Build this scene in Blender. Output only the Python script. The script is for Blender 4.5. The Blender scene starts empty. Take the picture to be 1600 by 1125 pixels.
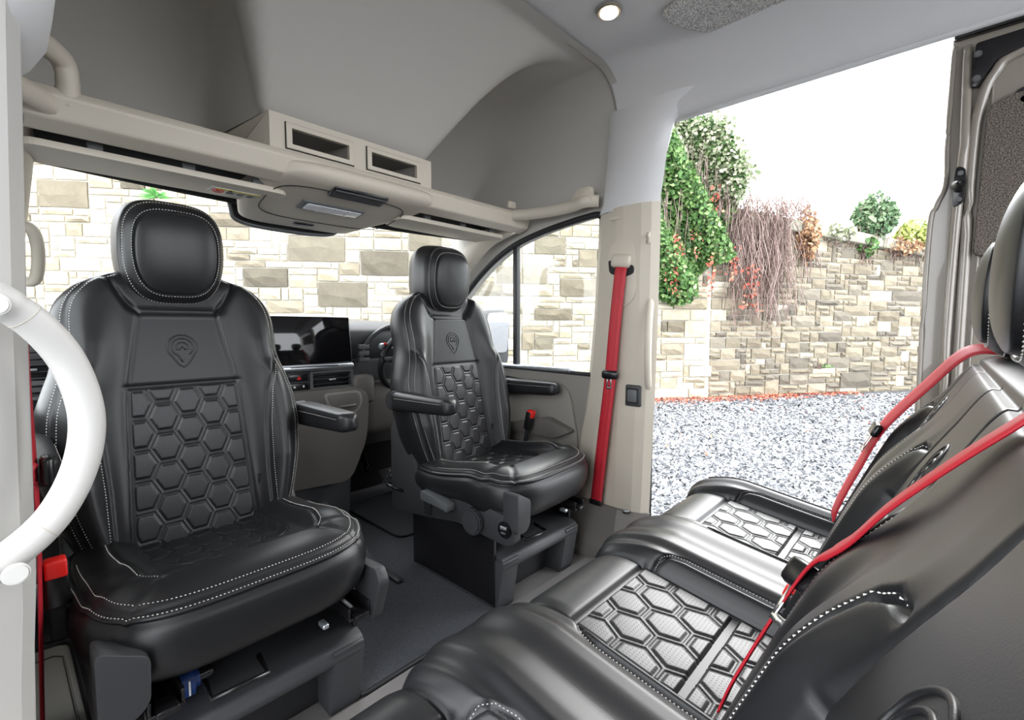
import bpy, bmesh, math, random
import numpy as np
from mathutils import Vector, Matrix
random.seed(7); rng = np.random.default_rng(7)
C = bpy.context.scene.collection
R = math.radians
# ------------------------------------------------------------------ camera, sky, exposure
sc = bpy.context.scene
cam = bpy.data.objects.new('camera', bpy.data.cameras.new('camera')); C.objects.link(cam)
cam.location = (0, 0, .95); cam.rotation_euler = (R(90-4), 0, R(-47))
cam.data.sensor_width = 36; cam.data.lens = 725*36/1600; cam.data.clip_start = .01
sc.camera = cam
world = bpy.data.worlds.new('world'); sc.world = world; world.use_nodes = True
wn = world.node_tree.nodes; bgn = wn['Background']
bgn.inputs['Color'].default_value = (.93, .96, 1, 1); bgn.inputs['Strength'].default_value = 3.3
sun = bpy.data.objects.new('sun', bpy.data.lights.new('sun', 'SUN')); C.objects.link(sun)
sun.data.energy = 2.2; sun.data.angle = R(40); sun.data.color = (1, .98, .95)
sun.rotation_euler = Vector((.82, .04, .57)).to_track_quat('Z', 'Y').to_euler()
sc.view_settings.view_transform = 'Standard'; sc.view_settings.look = 'None'
sc.view_settings.exposure = 1.0; sc.view_settings.gamma = 1; sc.view_settings.use_curve_mapping = False
sc.cycles.max_bounces = 8; sc.cycles.diffuse_bounces = 6; sc.cycles.transparent_max_bounces = 12
sc.cycles.caustics_reflective = False; sc.cycles.sample_clamp_indirect = 6
# ------------------------------------------------------------------ materials
def mat(name, col, rough=.5, metal=0, bump=None, var=None, spec=.5, emit=None, coat=0, aniso=None):
    """bump=(scale, strength, distance); var=(scale, second colour, contrast)"""
    m = bpy.data.materials.new(name); m.use_nodes = True
    nt = m.node_tree; n = nt.nodes; b = n['Principled BSDF']; L = nt.links.new
    b.inputs['Base Color'].default_value = (*col, 1); b.inputs['Roughness'].default_value = rough
    b.inputs['Metallic'].default_value = metal; b.inputs['Specular IOR Level'].default_value = spec
    b.inputs['Coat Weight'].default_value = coat
    tc = n.new('ShaderNodeTexCoord')
    if var:
        t = n.new('ShaderNodeTexNoise'); t.inputs['Scale'].default_value = var[0]; t.inputs['Detail'].default_value = 6
        L(tc.outputs['Object'], t.inputs['Vector'])
        r = n.new('ShaderNodeValToRGB'); c = var[2]
        r.color_ramp.elements[0].position = .5-c; r.color_ramp.elements[1].position = .5+c
        r.color_ramp.elements[0].color = (*col, 1); r.color_ramp.elements[1].color = (*var[1], 1)
        L(t.outputs['Fac'], r.inputs['Fac']); L(r.outputs['Color'], b.inputs['Base Color'])
    if bump:
        t = n.new('ShaderNodeTexNoise'); t.inputs['Scale'].default_value = bump[0]; t.inputs['Detail'].default_value = 3
        L(tc.outputs['Object'], t.inputs['Vector'])
        bp = n.new('ShaderNodeBump'); bp.inputs['Strength'].default_value = bump[1]; bp.inputs['Distance'].default_value = bump[2]
        L(t.outputs['Fac'], bp.inputs['Height']); L(bp.outputs['Normal'], b.inputs['Normal'])
    if emit:
        b.inputs['Emission Color'].default_value = (*emit[0], 1); b.inputs['Emission Strength'].default_value = emit[1]
    return m
M = {}
M['leather'] = mat('leather', (.012, .0123, .0135), .37, bump=(700, .14, .0006), spec=.4)
M['leather_dull'] = mat('leather_dull', (.018, .018, .020), .5, bump=(700, .12, .0006))
M['stitch'] = mat('stitch_thread', (.72, .70, .66), .7)
M['stitch_dark'] = mat('stitch_thread_dark', (.03, .03, .032), .7)
M['plastic'] = mat('dark_plastic', (.035, .036, .039), .5, bump=(900, .25, .0005))
M['plastic_mid'] = mat('grey_plastic', (.10, .105, .11), .5, bump=(900, .2, .0005))
M['black'] = mat('black_paint', (.008, .008, .009), .25)
M['black_matt'] = mat('black_matt', (.008, .008, .009), .8)
M['seal'] = mat('rubber_seal', (.010, .010, .012), .6)
M['headliner'] = mat('headliner_cloth', (.60, .60, .605), .95, bump=(500, .3, .0008), spec=.2)
M['headliner_cab'] = mat('headliner_cab_cloth', (.46, .445, .415), .95, bump=(500, .3, .0008), spec=.2)
M['ivory'] = mat('ivory_plastic', (.50, .455, .38), .5, bump=(800, .15, .0004))
M['white_plastic'] = mat('white_plastic', (.52, .51, .49), .45, bump=(800, .12, .0004))
M['taupe'] = mat('taupe_plastic', (.125, .115, .105), .5, bump=(800, .25, .0005))
M['taupe_light'] = mat('taupe_light_plastic', (.23, .215, .195), .5, bump=(800, .25, .0005))
M['floor_vinyl'] = mat('floor_vinyl', (.17, .16, .155), .45, bump=(300, .1, .0005))
M['carpet'] = mat('floor_carpet', (.055, .057, .064), 1, bump=(900, .9, .003), var=(400, (.12, .124, .137), .2), spec=.1)
M['speckle'] = mat('speckled_carpet', (.22, .215, .21), 1, bump=(500, .9, .003), var=(300, (.85, .83, .80), .14), spec=.1)
M['speckle_dark'] = mat('speckled_brown_carpet', (.05, .044, .038), 1, bump=(400, .9, .003), var=(330, (.23, .20, .17), .14), spec=.1)
M['red'] = mat('red_webbing', (.42, .010, .022), .5, bump=(500, .3, .0006))
M['red_plastic'] = mat('red_plastic', (.75, .02, .015), .35)
M['chrome'] = mat('chrome', (.8, .8, .82), .15, 1)
M['silver'] = mat('silver_trim', (.55, .58, .62), .3, .8)
M['screen'] = mat('screen_glass', (.004, .004, .005), .06, spec=.6)
M['paint'] = mat('beige_paint', (.26, .232, .195), .22, coat=.6)
M['blue'] = mat('blue_label', (.015, .05, .20), .4)
M['label'] = mat('white_label', (.8, .8, .78), .6)
M['yellow'] = mat('yellow_label', (.75, .62, .12), .6)
M['lamp_on'] = mat('lamp_diffuser', (1, .95, .85), .5, emit=((1, .88, .68), 14))
M['lamp_ring'] = mat('lamp_ring', (.42, .38, .33), .35, .6)
M['lens'] = mat('clear_lens', (.62, .63, .66), .12, spec=.7)
def perforated(name, col, rough):
    m = mat(name, col, rough, spec=.6); nt = m.node_tree; n = nt.nodes; L = nt.links.new; b = n['Principled BSDF']
    uv = n.new('ShaderNodeUVMap')
    sc_ = n.new('ShaderNodeVectorMath'); sc_.operation = 'SCALE'; sc_.inputs['Scale'].default_value = 1/.0062
    fr = n.new('ShaderNodeVectorMath'); fr.operation = 'FRACTION'
    sb = n.new('ShaderNodeVectorMath'); sb.operation = 'SUBTRACT'; sb.inputs[1].default_value = (.5, .5, 0)
    ln = n.new('ShaderNodeVectorMath'); ln.operation = 'LENGTH'
    mr = n.new('ShaderNodeMapRange'); mr.inputs['From Min'].default_value = .10; mr.inputs['From Max'].default_value = .22
    L(uv.outputs['UV'], sc_.inputs[0]); L(sc_.outputs['Vector'], fr.inputs[0]); L(fr.outputs['Vector'], sb.inputs[0]); L(sb.outputs['Vector'], ln.inputs[0])
    L(ln.outputs['Value'], mr.inputs['Value'])
    mx = n.new('ShaderNodeMix'); mx.data_type = 'RGBA'
    mx.inputs['A'].default_value = (.004, .004, .004, 1); mx.inputs['B'].default_value = (*col, 1)
    L(mr.outputs['Result'], mx.inputs['Factor']); L(mx.outputs['Result'], b.inputs['Base Color'])
    bp = n.new('ShaderNodeBump'); bp.inputs['Strength'].default_value = .35; bp.inputs['Distance'].default_value = .0006
    L(mr.outputs['Result'], bp.inputs['Height']); L(bp.outputs['Normal'], b.inputs['Normal'])
    return m
M['perf'] = perforated('perforated_leather', (.013, .0134, .015), .42)
def glassmat(name, tint, gloss):
    m = bpy.data.materials.new(name); m.use_nodes = True; nt = m.node_tree; n = nt.nodes; n.clear(); L = nt.links.new
    o = n.new('ShaderNodeOutputMaterial'); t = n.new('ShaderNodeBsdfTransparent'); g = n.new('ShaderNodeBsdfGlossy'); x = n.new('ShaderNodeMixShader')
    t.inputs['Color'].default_value = (*tint, 1); g.inputs['Roughness'].default_value = .02; x.inputs['Fac'].default_value = gloss
    L(t.outputs[0], x.inputs[1]); L(g.outputs[0], x.inputs[2]); L(x.outputs[0], o.inputs['Surface']); return m
M['glass'] = glassmat('window_glass', (.97, .98, .97), .04)
def stone_mat(name, c1, c2, sc1):
    m = bpy.data.materials.new(name); m.use_nodes = True; nt = m.node_tree; n = nt.nodes; L = nt.links.new; b = n['Principled BSDF']
    tc = n.new('ShaderNodeTexCoord'); oi = n.new('ShaderNodeObjectInfo'); geo = n.new('ShaderNodeNewGeometry')
    rnd = n.new('ShaderNodeMath'); rnd.operation = 'ADD'; L(oi.outputs['Random'], rnd.inputs[0]); L(geo.outputs['Random Per Island'], rnd.inputs[1])
    fr = n.new('ShaderNodeMath'); fr.operation = 'FRACT'; L(rnd.outputs[0], fr.inputs[0])
    t = n.new('ShaderNodeTexNoise'); t.inputs['Scale'].default_value = sc1; t.inputs['Detail'].default_value = 8; t.inputs['Roughness'].default_value = .7
    L(geo.outputs['Position'], t.inputs['Vector'])
    ad = n.new('ShaderNodeMath'); ad.operation = 'MULTIPLY_ADD'; ad.inputs[1].default_value = .9; L(fr.outputs[0], ad.inputs[0]); L(t.outputs['Fac'], ad.inputs[2])
    mr = n.new('ShaderNodeMapRange'); mr.inputs['From Min'].default_value = .35; mr.inputs['From Max'].default_value = 1.5; L(ad.outputs[0], mr.inputs['Value'])
    mx = n.new('ShaderNodeMix'); mx.data_type = 'RGBA'; mx.inputs['A'].default_value = (*c1, 1); mx.inputs['B'].default_value = (*c2, 1)
    L(mr.outputs['Result'], mx.inputs['Factor']); L(mx.outputs['Result'], b.inputs['Base Color'])
    b.inputs['Roughness'].default_value = .95; b.inputs['Specular IOR Level'].default_value = .15
    bp = n.new('ShaderNodeBump'); bp.inputs['Strength'].default_value = .7; bp.inputs['Distance'].default_value = .03
    L(t.outputs['Fac'], bp.inputs['Height']); L(bp.outputs['Normal'], b.inputs['Normal'])
    return m
M['stone_pale'] = stone_mat('pale_sandstone', (.30, .255, .17), (.74, .69, .57), 3)
M['stone_dark'] = stone_mat('weathered_sandstone', (.115, .10, .078), (.24, .215, .16), 4)
M['stone_brown'] = stone_mat('brown_sandstone', (.16, .137, .10), (.36, .315, .235), 3)
M['stone_grey'] = stone_mat('grey_sandstone', (.12, .108, .088), (.27, .24, .19), 4)
M['mortar'] = mat('mortar', (.42, .395, .34), .95, bump=(30, .6, .01), var=(8, (.54, .51, .45), .3), spec=.1)
M['coping'] = mat('coping_stone', (.26, .25, .20), .95, bump=(25, .6, .01), var=(4, (.42, .41, .34), .3), spec=.1)
M['ground'] = mat('gravel_ground', (.09, .093, .10), .95, bump=(120, 1, .02), var=(60, (.26, .265, .275), .1), spec=.1)
def island_mat(name, stops, rough=.85, spec=.3):
    m = bpy.data.materials.new(name); m.use_nodes = True; nt = m.node_tree; n = nt.nodes; L = nt.links.new; b = n['Principled BSDF']
    geo = n.new('ShaderNodeNewGeometry'); r = n.new('ShaderNodeValToRGB'); cr = r.color_ramp
    while len(cr.elements) < len(stops): cr.elements.new(.5)
    for e, (p, c) in zip(cr.elements, stops): e.position = p; e.color = (*c, 1)
    L(geo.outputs['Random Per Island'], r.inputs['Fac']); L(r.outputs['Color'], b.inputs['Base Color'])
    b.inputs['Roughness'].default_value = rough; b.inputs['Specular IOR Level'].default_value = spec; return m
M['gravel'] = island_mat('gravel_chips', [(0, (.055, .058, .064)), (.3, (.13, .135, .145)), (.65, (.29, .295, .305)), (1, (.58, .58, .58))])
M['ivy'] = island_mat('ivy_leaf', [(0, (.030, .085, .022)), (.5, (.085, .19, .045)), (.85, (.17, .29, .09)), (1, (.34, .40, .20))], .5, .4)
M['ivy_pale'] = island_mat('ivy_pale_leaf', [(0, (.14, .20, .09)), (.5, (.34, .37, .24)), (1, (.58, .56, .44))], .5, .4)
M['shrub'] = island_mat('shrub_leaf', [(0, (.05, .11, .05)), (.6, (.15, .24, .12)), (1, (.32, .38, .24))], .6)
M['shrub_yellow'] = island_mat('yellow_leaf', [(0, (.20, .27, .06)), (1, (.55, .58, .20))], .6)
M['fern'] = island_mat('fern_leaf', [(0, (.06, .26, .06)), (1, (.22, .55, .16))], .6)
M['redleaf'] = island_mat('red_leaf', [(0, (.34, .07, .05)), (.6, (.55, .16, .11)), (1, (.62, .34, .20))], .7)
M['brownleaf'] = island_mat('brown_leaf', [(0, (.22, .11, .06)), (.6, (.42, .25, .14)), (1, (.60, .44, .28))], .8)
M['vine'] = island_mat('dry_vine', [(0, (.16, .11, .095)), (.6, (.34, .25, .22)), (1, (.50, .40, .36))], .9)
# ------------------------------------------------------------------ object helpers
OFF = {}
def setp(o, label=None, cat=None, group=None, kind=None):
    if label: o['label'] = label
    if cat: o['category'] = cat
    if group: o['group'] = group
    if kind: o['kind'] = kind
    return o
def thing(name, label, cat, loc=(0, 0, 0), rz=0, group=None):
    o = bpy.data.objects.new(name, None); C.objects.link(o); o.empty_display_size = .1
    o.location = loc; o.rotation_euler = (0, 0, rz); OFF[o.as_pointer()] = Vector(loc) if not rz else Vector((0, 0, 0))
    return setp(o, label, cat, group)
def link(name, me, material, parent=None, label=None, smooth=True, kind=None):
    if name == 'stitching': kind = 'stuff'
    if material and not me.materials: me.materials.append(material)
    if smooth is not None:
        for p in me.polygons: p.use_smooth = bool(smooth)
    o = bpy.data.objects.new(name, me); C.objects.link(o)
    if parent is not None:
        o.parent = parent; off = OFF[parent.as_pointer()]; OFF[o.as_pointer()] = off
        if off.length: me.transform(Matrix.Translation(-off))
    else: OFF[o.as_pointer()] = Vector((0, 0, 0))
    return setp(o, label, None, None, kind)
def struct(name, me, material, label=None, smooth=False, parent=None):
    return link(name, me, material, parent, label, smooth, 'structure')
def single(name, me, material, label, cat, group=None, smooth=True, kind=None):
    o = link(name, me, material, None, label, smooth, kind); o['category'] = cat
    if group: o['group'] = group
    return o
def pyd(name, v, f, uv=None):
    me = bpy.data.meshes.new(name); me.from_pydata([tuple(map(float, p)) for p in v], [], f); me.update()
    if uv is not None:
        l = me.uv_layers.new(name='UVMap'); idx = np.zeros(len(me.loops), int); me.loops.foreach_get('vertex_index', idx)
        l.data.foreach_set('uv', np.asarray(uv, float)[idx].ravel())
    return me
def bm_me(bm, name='mesh'):
    bmesh.ops.recalc_face_normals(bm, faces=bm.faces)
    me = bpy.data.meshes.new(name); bm.to_mesh(me); bm.free(); return me
def autos(me, ang=40):
    """smooth shading with sharp edges over ang degrees"""
    bm = bmesh.new(); bm.from_mesh(me)
    for e in bm.edges:
        e.smooth = not (len(e.link_faces) == 2 and e.calc_face_angle(0) > R(ang))
    bm.to_mesh(me); bm.free(); return me
def merge(*ms):
    bm = bmesh.new()
    for m in ms: bm.from_mesh(m)
    me = bpy.data.meshes.new('mesh'); bm.to_mesh(me); bm.free(); return me
def box(c, s, bev=.004, rot=None, seg=2):
    bm = bmesh.new(); bmesh.ops.create_cube(bm, size=1); bmesh.ops.scale(bm, vec=s, verts=bm.verts)
    if bev: bmesh.ops.bevel(bm, geom=bm.edges[:], offset=min(bev, min(s)*.49), segments=seg, affect='EDGES', profile=.5)
    if rot: bmesh.ops.rotate(bm, matrix=Matrix.Rotation(rot[0], 3, rot[1]), verts=bm.verts)
    bmesh.ops.translate(bm, vec=c, verts=bm.verts); return autos(bm_me(bm), 50)
def bx(a, b, bev=.004, seg=2):
    a, b = np.array(a, float), np.array(b, float); return box(tuple((a+b)/2), tuple(np.abs(b-a)), bev, None, seg)
def prism(pts, axis, a, b, bev=.003, seg=2):
    """pts: 2-D outline; axis 'X': (y,z) swept from x=a to x=b; 'Y': (x,z); 'Z': (x,y)"""
    mk = {'X': lambda p, t: (t, p[0], p[1]), 'Y': lambda p, t: (p[0], t, p[1]), 'Z': lambda p, t: (p[0], p[1], t)}[axis]
    bm = bmesh.new(); A = [bm.verts.new(mk(p, a)) for p in pts]; B = [bm.verts.new(mk(p, b)) for p in pts]; n = len(pts)
    bm.faces.new(A); bm.faces.new(B[::-1])
    for i in range(n): bm.faces.new((A[i], B[i], B[(i+1) % n], A[(i+1) % n]))
    bmesh.ops.recalc_face_normals(bm, faces=bm.faces)
    if bev: bmesh.ops.bevel(bm, geom=bm.edges[:], offset=bev, segments=seg, affect='EDGES', profile=.5, clamp_overlap=True)
    return autos(bm_me(bm), 45)
def rounded(pts, r, n=6):
    """round the corners of a 2-D polygon"""
    out = []; P = [np.array(p, float) for p in pts]; N = len(P)
    for i in range(N):
        rr = r[i] if isinstance(r, (list, tuple)) else r
        p, a, b = P[i], P[i-1], P[(i+1) % N]; da, db = a-p, b-p
        la, lb = np.linalg.norm(da), np.linalg.norm(db); t = min(rr, la*.49, lb*.49)
        s, e = p+da/la*t, p+db/lb*t
        for k in range(n+1):
            u = k/n; out.append(tuple((1-u)**2*s+2*u*(1-u)*p+u*u*e))
    return out
def cr(pts, n=8, closed=False):
    """Catmull-Rom through 3-D (or 2-D) points"""
    P = [np.array(p, float) for p in pts]
    if closed: P = [P[-1]]+P+[P[0], P[1]]
    else: P = [2*P[0]-P[1]]+P+[2*P[-1]-P[-2]]
    out = []
    for i in range(1, len(P)-2):
        for k in range(n):
            t = k/n; a, b, c, d = P[i-1], P[i], P[i+1], P[i+2]
            out.append(.5*((2*b)+(-a+c)*t+(2*a-5*b+4*c-d)*t*t+(-a+3*b-3*c+d)*t**3))
    if not closed: out.append(P[-2])
    return [tuple(p) for p in out]
def loft(secs, cap=True, closed=True):
    v = [tuple(p) for s in secs for p in s]; n = len(secs[0]); f = []
    for i in range(len(secs)-1):
        for j in range(n if closed else n-1):
            k = (j+1) % n; f.append((i*n+j, i*n+k, (i+1)*n+k, (i+1)*n+j))
    if cap and closed: f += [tuple(range(n))[::-1], tuple((len(secs)-1)*n+j for j in range(n))]
    bm = bmesh.new(); vs = [bm.verts.new(p) for p in v]
    for q in f: bm.faces.new([vs[i] for i in q])
    return bm_me(bm)
def tube(pts, r, n=8, flat=1.0, up=(0, 0, 1), closed=False):
    P = [Vector(p) for p in pts]; secs = []; N = len(P); rs = r if isinstance(r, (list, tuple)) else [r]*N
    for i, p in enumerate(P):
        if closed: d = (P[(i+1) % N]-P[i-1])
        else: d = (P[min(i+1, N-1)]-P[max(i-1, 0)])
        d.normalize(); u = Vector(up); s = d.cross(u)
        if s.length < 1e-3: s = d.cross(Vector((1, 0, 0)))
        s.normalize(); w = s.cross(d)
        secs.append([tuple(p+s*(math.cos(a)*rs[i])+w*(math.sin(a)*rs[i]*flat)) for a in [2*math.pi*k/n for k in range(n)]])
    if closed: secs.append(secs[0]); return loft(secs, cap=False)
    return loft(secs)
def ribbon(pts, width, thick=.0016, side=None):
    """webbing: pts centre line, side = list of vectors (or one) across the belt"""
    P = [Vector(p) for p in pts]; secs = []
    for i, p in enumerate(P):
        d = (P[min(i+1, len(P)-1)]-P[max(i-1, 0)]).normalized(); s = Vector(side[min(i, len(side)-1)] if isinstance(side, list) else side)
        s = (s-d*s.dot(d)).normalized(); nrm = d.cross(s)
        a, b, t = s*width/2, nrm*thick/2, nrm*thick*1.1
        secs.append([tuple(p-a-b), tuple(p-a*.5-t), tuple(p+a*.5-t), tuple(p+a-b), tuple(p+a+b), tuple(p+a*.5+t), tuple(p-a*.5+t), tuple(p-a+b)])
    return loft(secs)
def cyl(c, r, h, axis='Z', n=32, bev=.002, r2=None):
    bm = bmesh.new(); bmesh.ops.create_cone(bm, cap_ends=True, segments=n, radius1=r, radius2=r if r2 is None else r2, depth=h)
    if bev: bmesh.ops.bevel(bm, geom=[e for e in bm.edges if len(e.link_faces) == 2 and e.calc_face_angle(0) > .6], offset=bev, segments=2, affect='EDGES')
    if axis == 'X': bmesh.ops.rotate(bm, matrix=Matrix.Rotation(R(90), 3, 'Y'), verts=bm.verts)
    if axis == 'Y': bmesh.ops.rotate(bm, matrix=Matrix.Rotation(R(90), 3, 'X'), verts=bm.verts)
    bmesh.ops.translate(bm, vec=c, verts=bm.verts); return autos(bm_me(bm), 45)
def sm(t): t = np.clip(t, 0, 1); return t*t*(3-2*t)
def grid(name, X, Y, Z, uv=None, flip=False):
    """2-D arrays -> open patch"""
    a, b = X.shape; v = np.stack([X, Y, Z], -1).reshape(-1, 3); i = np.arange(a*b).reshape(a, b)
    q = np.stack([i[:-1, :-1], i[1:, :-1], i[1:, 1:], i[:-1, 1:]], -1).reshape(-1, 4)
    if flip: q = q[:, ::-1]
    return pyd(name, v, q.tolist(), uv)
def polydist(x, y, line):
    """distance of points to a polyline"""
    d = np.full(np.shape(x), 9.)
    for (ax, ay), (bx_, by) in zip(line[:-1], line[1:]):
        dx, dy = bx_-ax, by-ay; l2 = dx*dx+dy*dy+1e-12
        t = np.clip(((x-ax)*dx+(y-ay)*dy)/l2, 0, 1); d = np.minimum(d, np.hypot(x-ax-t*dx, y-ay-t*dy))
    return d
def stitches(surf, lines, sign=(0, 0, 1), length=.0042, gap=.0026, w=.0010, lift=.0012):
    """surf(x,v arrays) -> points (N,3); lines: param polylines. One mesh of thread dashes"""
    V = []; F = []
    for ln in lines:
        a = np.array(ln, float); seg = np.linalg.norm(np.diff(a, axis=0), axis=1)
        fine = np.concatenate([np.linspace(a[i], a[i+1], max(2, int(seg[i]/.003)+1))[:-1] for i in range(len(a)-1)]+[a[-1:]])
        p = surf(fine[:, 0], fine[:, 1]); s = np.concatenate([[0], np.cumsum(np.linalg.norm(np.diff(p, axis=0), axis=1))])
        e = 1e-3; du = surf(fine[:, 0]+e, fine[:, 1])-p; dv = surf(fine[:, 0], fine[:, 1]+e)-p
        nn = np.cross(du, dv); nn /= np.linalg.norm(nn, axis=1)[:, None]+1e-12; nn *= np.where(nn @ np.array(sign, float) < 0, -1, 1)[:, None]
        for s0 in np.arange(0, s[-1]-length, length+gap):
            q = [np.array([np.interp(t, s, p[:, k]) for k in range(3)]) for t in (s0, s0+length)]
            n = np.array([np.interp(s0, s, nn[:, k]) for k in range(3)]); d = q[1]-q[0]; c = np.cross(d, n); c /= np.linalg.norm(c)+1e-12
            m = (q[0]+q[1])/2; b = len(V)
            V += [q[0]-n*w*.3, q[1]-n*w*.3, m+c*w+n*lift*.3, m-c*w+n*lift*.3, m+n*(w*.7+lift)]
            F += [(b, b+2, b+4), (b+2, b+1, b+4), (b+1, b+3, b+4), (b+3, b, b+4)]
    return pyd('stitching', V, F)
def hexh(x, v, Rh=.045, H=.0045):
    """quilted honeycomb relief"""
    x = x/.82; s3 = math.sqrt(3); best = np.full(np.shape(x), -9.)
    rad = np.full(np.shape(x), 9.); i0 = np.round(x/(1.5*Rh))
    for di in (-1, 0, 1):
        i = i0+di; off = (np.abs(i) % 2)*.5*s3*Rh; j = np.round((v-off)/(s3*Rh))
        px, pv = np.abs(x-i*1.5*Rh), np.abs(v-(j*s3*Rh+off))
        d = s3*Rh/2-np.maximum(pv, px*s3/2+pv/2); best = np.maximum(best, d); rad = np.minimum(rad, np.hypot(px, pv))
    d = np.maximum(best, 0)
    h = H*sm((d-.0050)/.0065)*(.72+.28*(1-np.clip(rad/(.9*Rh), 0, 1)**2))
    h += .0022*(1-sm((d-.0018)/.0016))
    return h
# ------------------------------------------------------------------ cab seats (local: faces +y, z up, origin on the floor)
REC = R(11); AX = np.array([0, -math.sin(REC), math.cos(REC)]); NX = np.array([0, math.cos(REC), math.sin(REC)])
B0 = np.array([0, -.20, .36])
Wv = ([0, .05, .12, .2, .3, .38, .45, .50, .54, .60, .65, .69, .72, .74, .752], [.222, .245, .268, .289, .302, .296, .275, .258, .256, .258, .250, .226, .192, .155, .10])
vv_ = np.linspace(0, .752, 200); ww_ = np.interp(vv_, *Wv); ww_ = np.convolve(np.pad(ww_, 6, mode='edge'), np.ones(13)/13, 'valid')
def bw(v): return np.interp(v, vv_, ww_)
def pw(v): return np.interp(v, [0, .42, .63, .76], [.142, .124, .088, .07])
HEXTOP = .435
LOOP = [(.236, .505), (.215, .47), (.196, .40), (.186, .30), (.18, .18), (.178, .02)]
COLLAR = [(.0, .63), (.086, .63), (.118, .672), (.150, .735)]
OUT = [(bw(v)*.90, v) for v in np.linspace(.02, .705, 40)]+[(.165, .722), (.13, .735)]
SIDE = [(pw(v), v) for v in np.linspace(0, .63, 20)]
def bdepth(x, v, groove=True):
    ax = np.abs(x); w = bw(v); s = np.clip(ax/w, 0, 1)
    env = np.sqrt(np.clip(1-s**7, 0, 1))
    p = pw(v); t = (ax-p)/(w*.80-p)
    b = np.interp(v, [0, .2, .4, .55, .68, .75], [.040, .058, .050, .038, .018, .0])
    d = .062+b*sm(t)+.016*np.exp(-((ax-.225)/.035)**2)*sm((.5-v)/.06)
    d = d-.018*sm((v-.62)/.03)*sm((.12+(v-.63)*.5-ax)/.03)
    d = d-.005*sm((p-ax)/.01)*sm((.628-v)/.01)
    if groove:
        for ln, a in ((SIDE, .007), (LOOP, .007), (COLLAR, .010), (OUT, .006), ([(0, HEXTOP), (.13, HEXTOP)], .006)):
            d = d-a*np.exp(-(polydist(ax, v, ln)/.0042)**2)
    top = np.sqrt(np.clip(1-(np.clip(v-.70, 0, 1)/.053)**2, .0, 1))
    return d*env*(.25+.75*top)
def bsurf(x, v, lift=0.0):
    x, v = np.asarray(x, float), np.asarray(v, float); d = bdepth(x, v)+lift
    return np.stack([x, B0[1]+v*AX[1]+d*NX[1], B0[2]+v*AX[2]+d*NX[2]], -1)
def backrest_mesh():
    nv, nf, nb = 150, 181, 41
    v = np.linspace(0, .752, nv); secs = []
    sf = np.sin(np.linspace(-math.pi/2, math.pi/2, nf)*.98)/math.sin(math.pi/2*.98)
    sb = np.linspace(1, -1, nb)[1:-1]
    V, S = np.meshgrid(v, sf, indexing='ij'); P = bsurf(S*bw(V), V)
    Vb, Sb = np.meshgrid(v, sb, indexing='ij'); top = np.sqrt(np.clip(1-(np.clip(Vb-.68, 0, 1)/.073)**2, 0, 1))
    db = -.075*np.sqrt(np.clip(1-np.abs(Sb)**4, 0, 1))*(.3+.7*top)
    Pb = np.stack([Sb*bw(Vb), B0[1]+Vb*AX[1]+db*NX[1], B0[2]+Vb*AX[2]+db*NX[2]], -1)
    A = np.concatenate([P, Pb], 1); n = A.shape[1]; i = np.arange(nv*n).reshape(nv, n); j = np.roll(i, -1, 1)
    q = np.stack([i[:-1], j[:-1], j[1:], i[1:]], -1).reshape(-1, 4).tolist()
    q += [i[0][::-1].tolist(), i[-1].tolist()]
    return pyd('backrest', A.reshape(-1, 3), q)
def hexback_mesh():
    v = np.linspace(.0, HEXTOP-.004, 210); s = np.linspace(-1, 1, 140); V, S = np.meshgrid(v, s, indexing='ij'); X = S*(pw(V)-.003)
    edge = np.minimum(sm((1-np.abs(S))/.05), sm((HEXTOP-.004-V)/.008))
    P = bsurf(X, V, 0); d = -.003+(.003+hexh(X, V))*edge; P = P+d[..., None]*NX
    return grid('hex_panel', P[..., 0], P[..., 1], P[..., 2], np.stack([X, V], -1).reshape(-1, 2), flip=True)
def mirror(l): return [(-x, v) for x, v in l]
def offline(l, o): return [(x+o, v) for x, v in l]
# cushion
CX, CA, CB = .03, .27, .282
def cout(th, e=4.2):
    c, s = np.cos(th), np.sin(th); r = (np.abs(c)**e+np.abs(s)**e)**(-1/e)
    a = CA*(1-.05*np.clip(s, 0, 1)**2); return a*c*r, CX+CB*s*r
CLINE = [(.188, -.22), (.192, -.05), (.190, .08), (.176, .16), (.148, .205)]
CRAD = [(.148, .205), (.185, .245), (.215, .275)]
CFRONT = [(0, .175), (.10, .172), (.13, .155), (.145, .11), (.148, 0), (.145, -.22)]
def chex(x, y): # 1 inside the quilted field
    w = .146*np.clip(1-np.clip((y+.22)/.395, 0, 1)**7, 0, 1)**(1/2.2); return sm((w-np.abs(x))/.022)
def ctop(x, y, groove=True):
    ax = np.abs(x); e = 4.2
    rr = (np.abs(x/CA)**e+np.abs((y-CX)/CB)**e)**(1/e)
    h = .425+.035*sm((y+.1)/.3)+.028*sm((ax-.14)/.05)*sm((.25-y)/.15)+.016*sm((y-.16)/.05)
    h = h-.024*chex(x, y)-.030*np.clip(rr, 0, 1)**9
    if groove:
        for ln, a in ((CLINE, .006), (CRAD, .005)): h = h-a*np.exp(-(polydist(ax, y, ln)/.0045)**2)
        h = h-.004*np.exp(-((rr-.965)/.010)**2)
    return h
def csurf(x, y):
    x, y = np.asarray(x, float), np.asarray(y, float); return np.stack([x, y, ctop(x, y)], -1)
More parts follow.
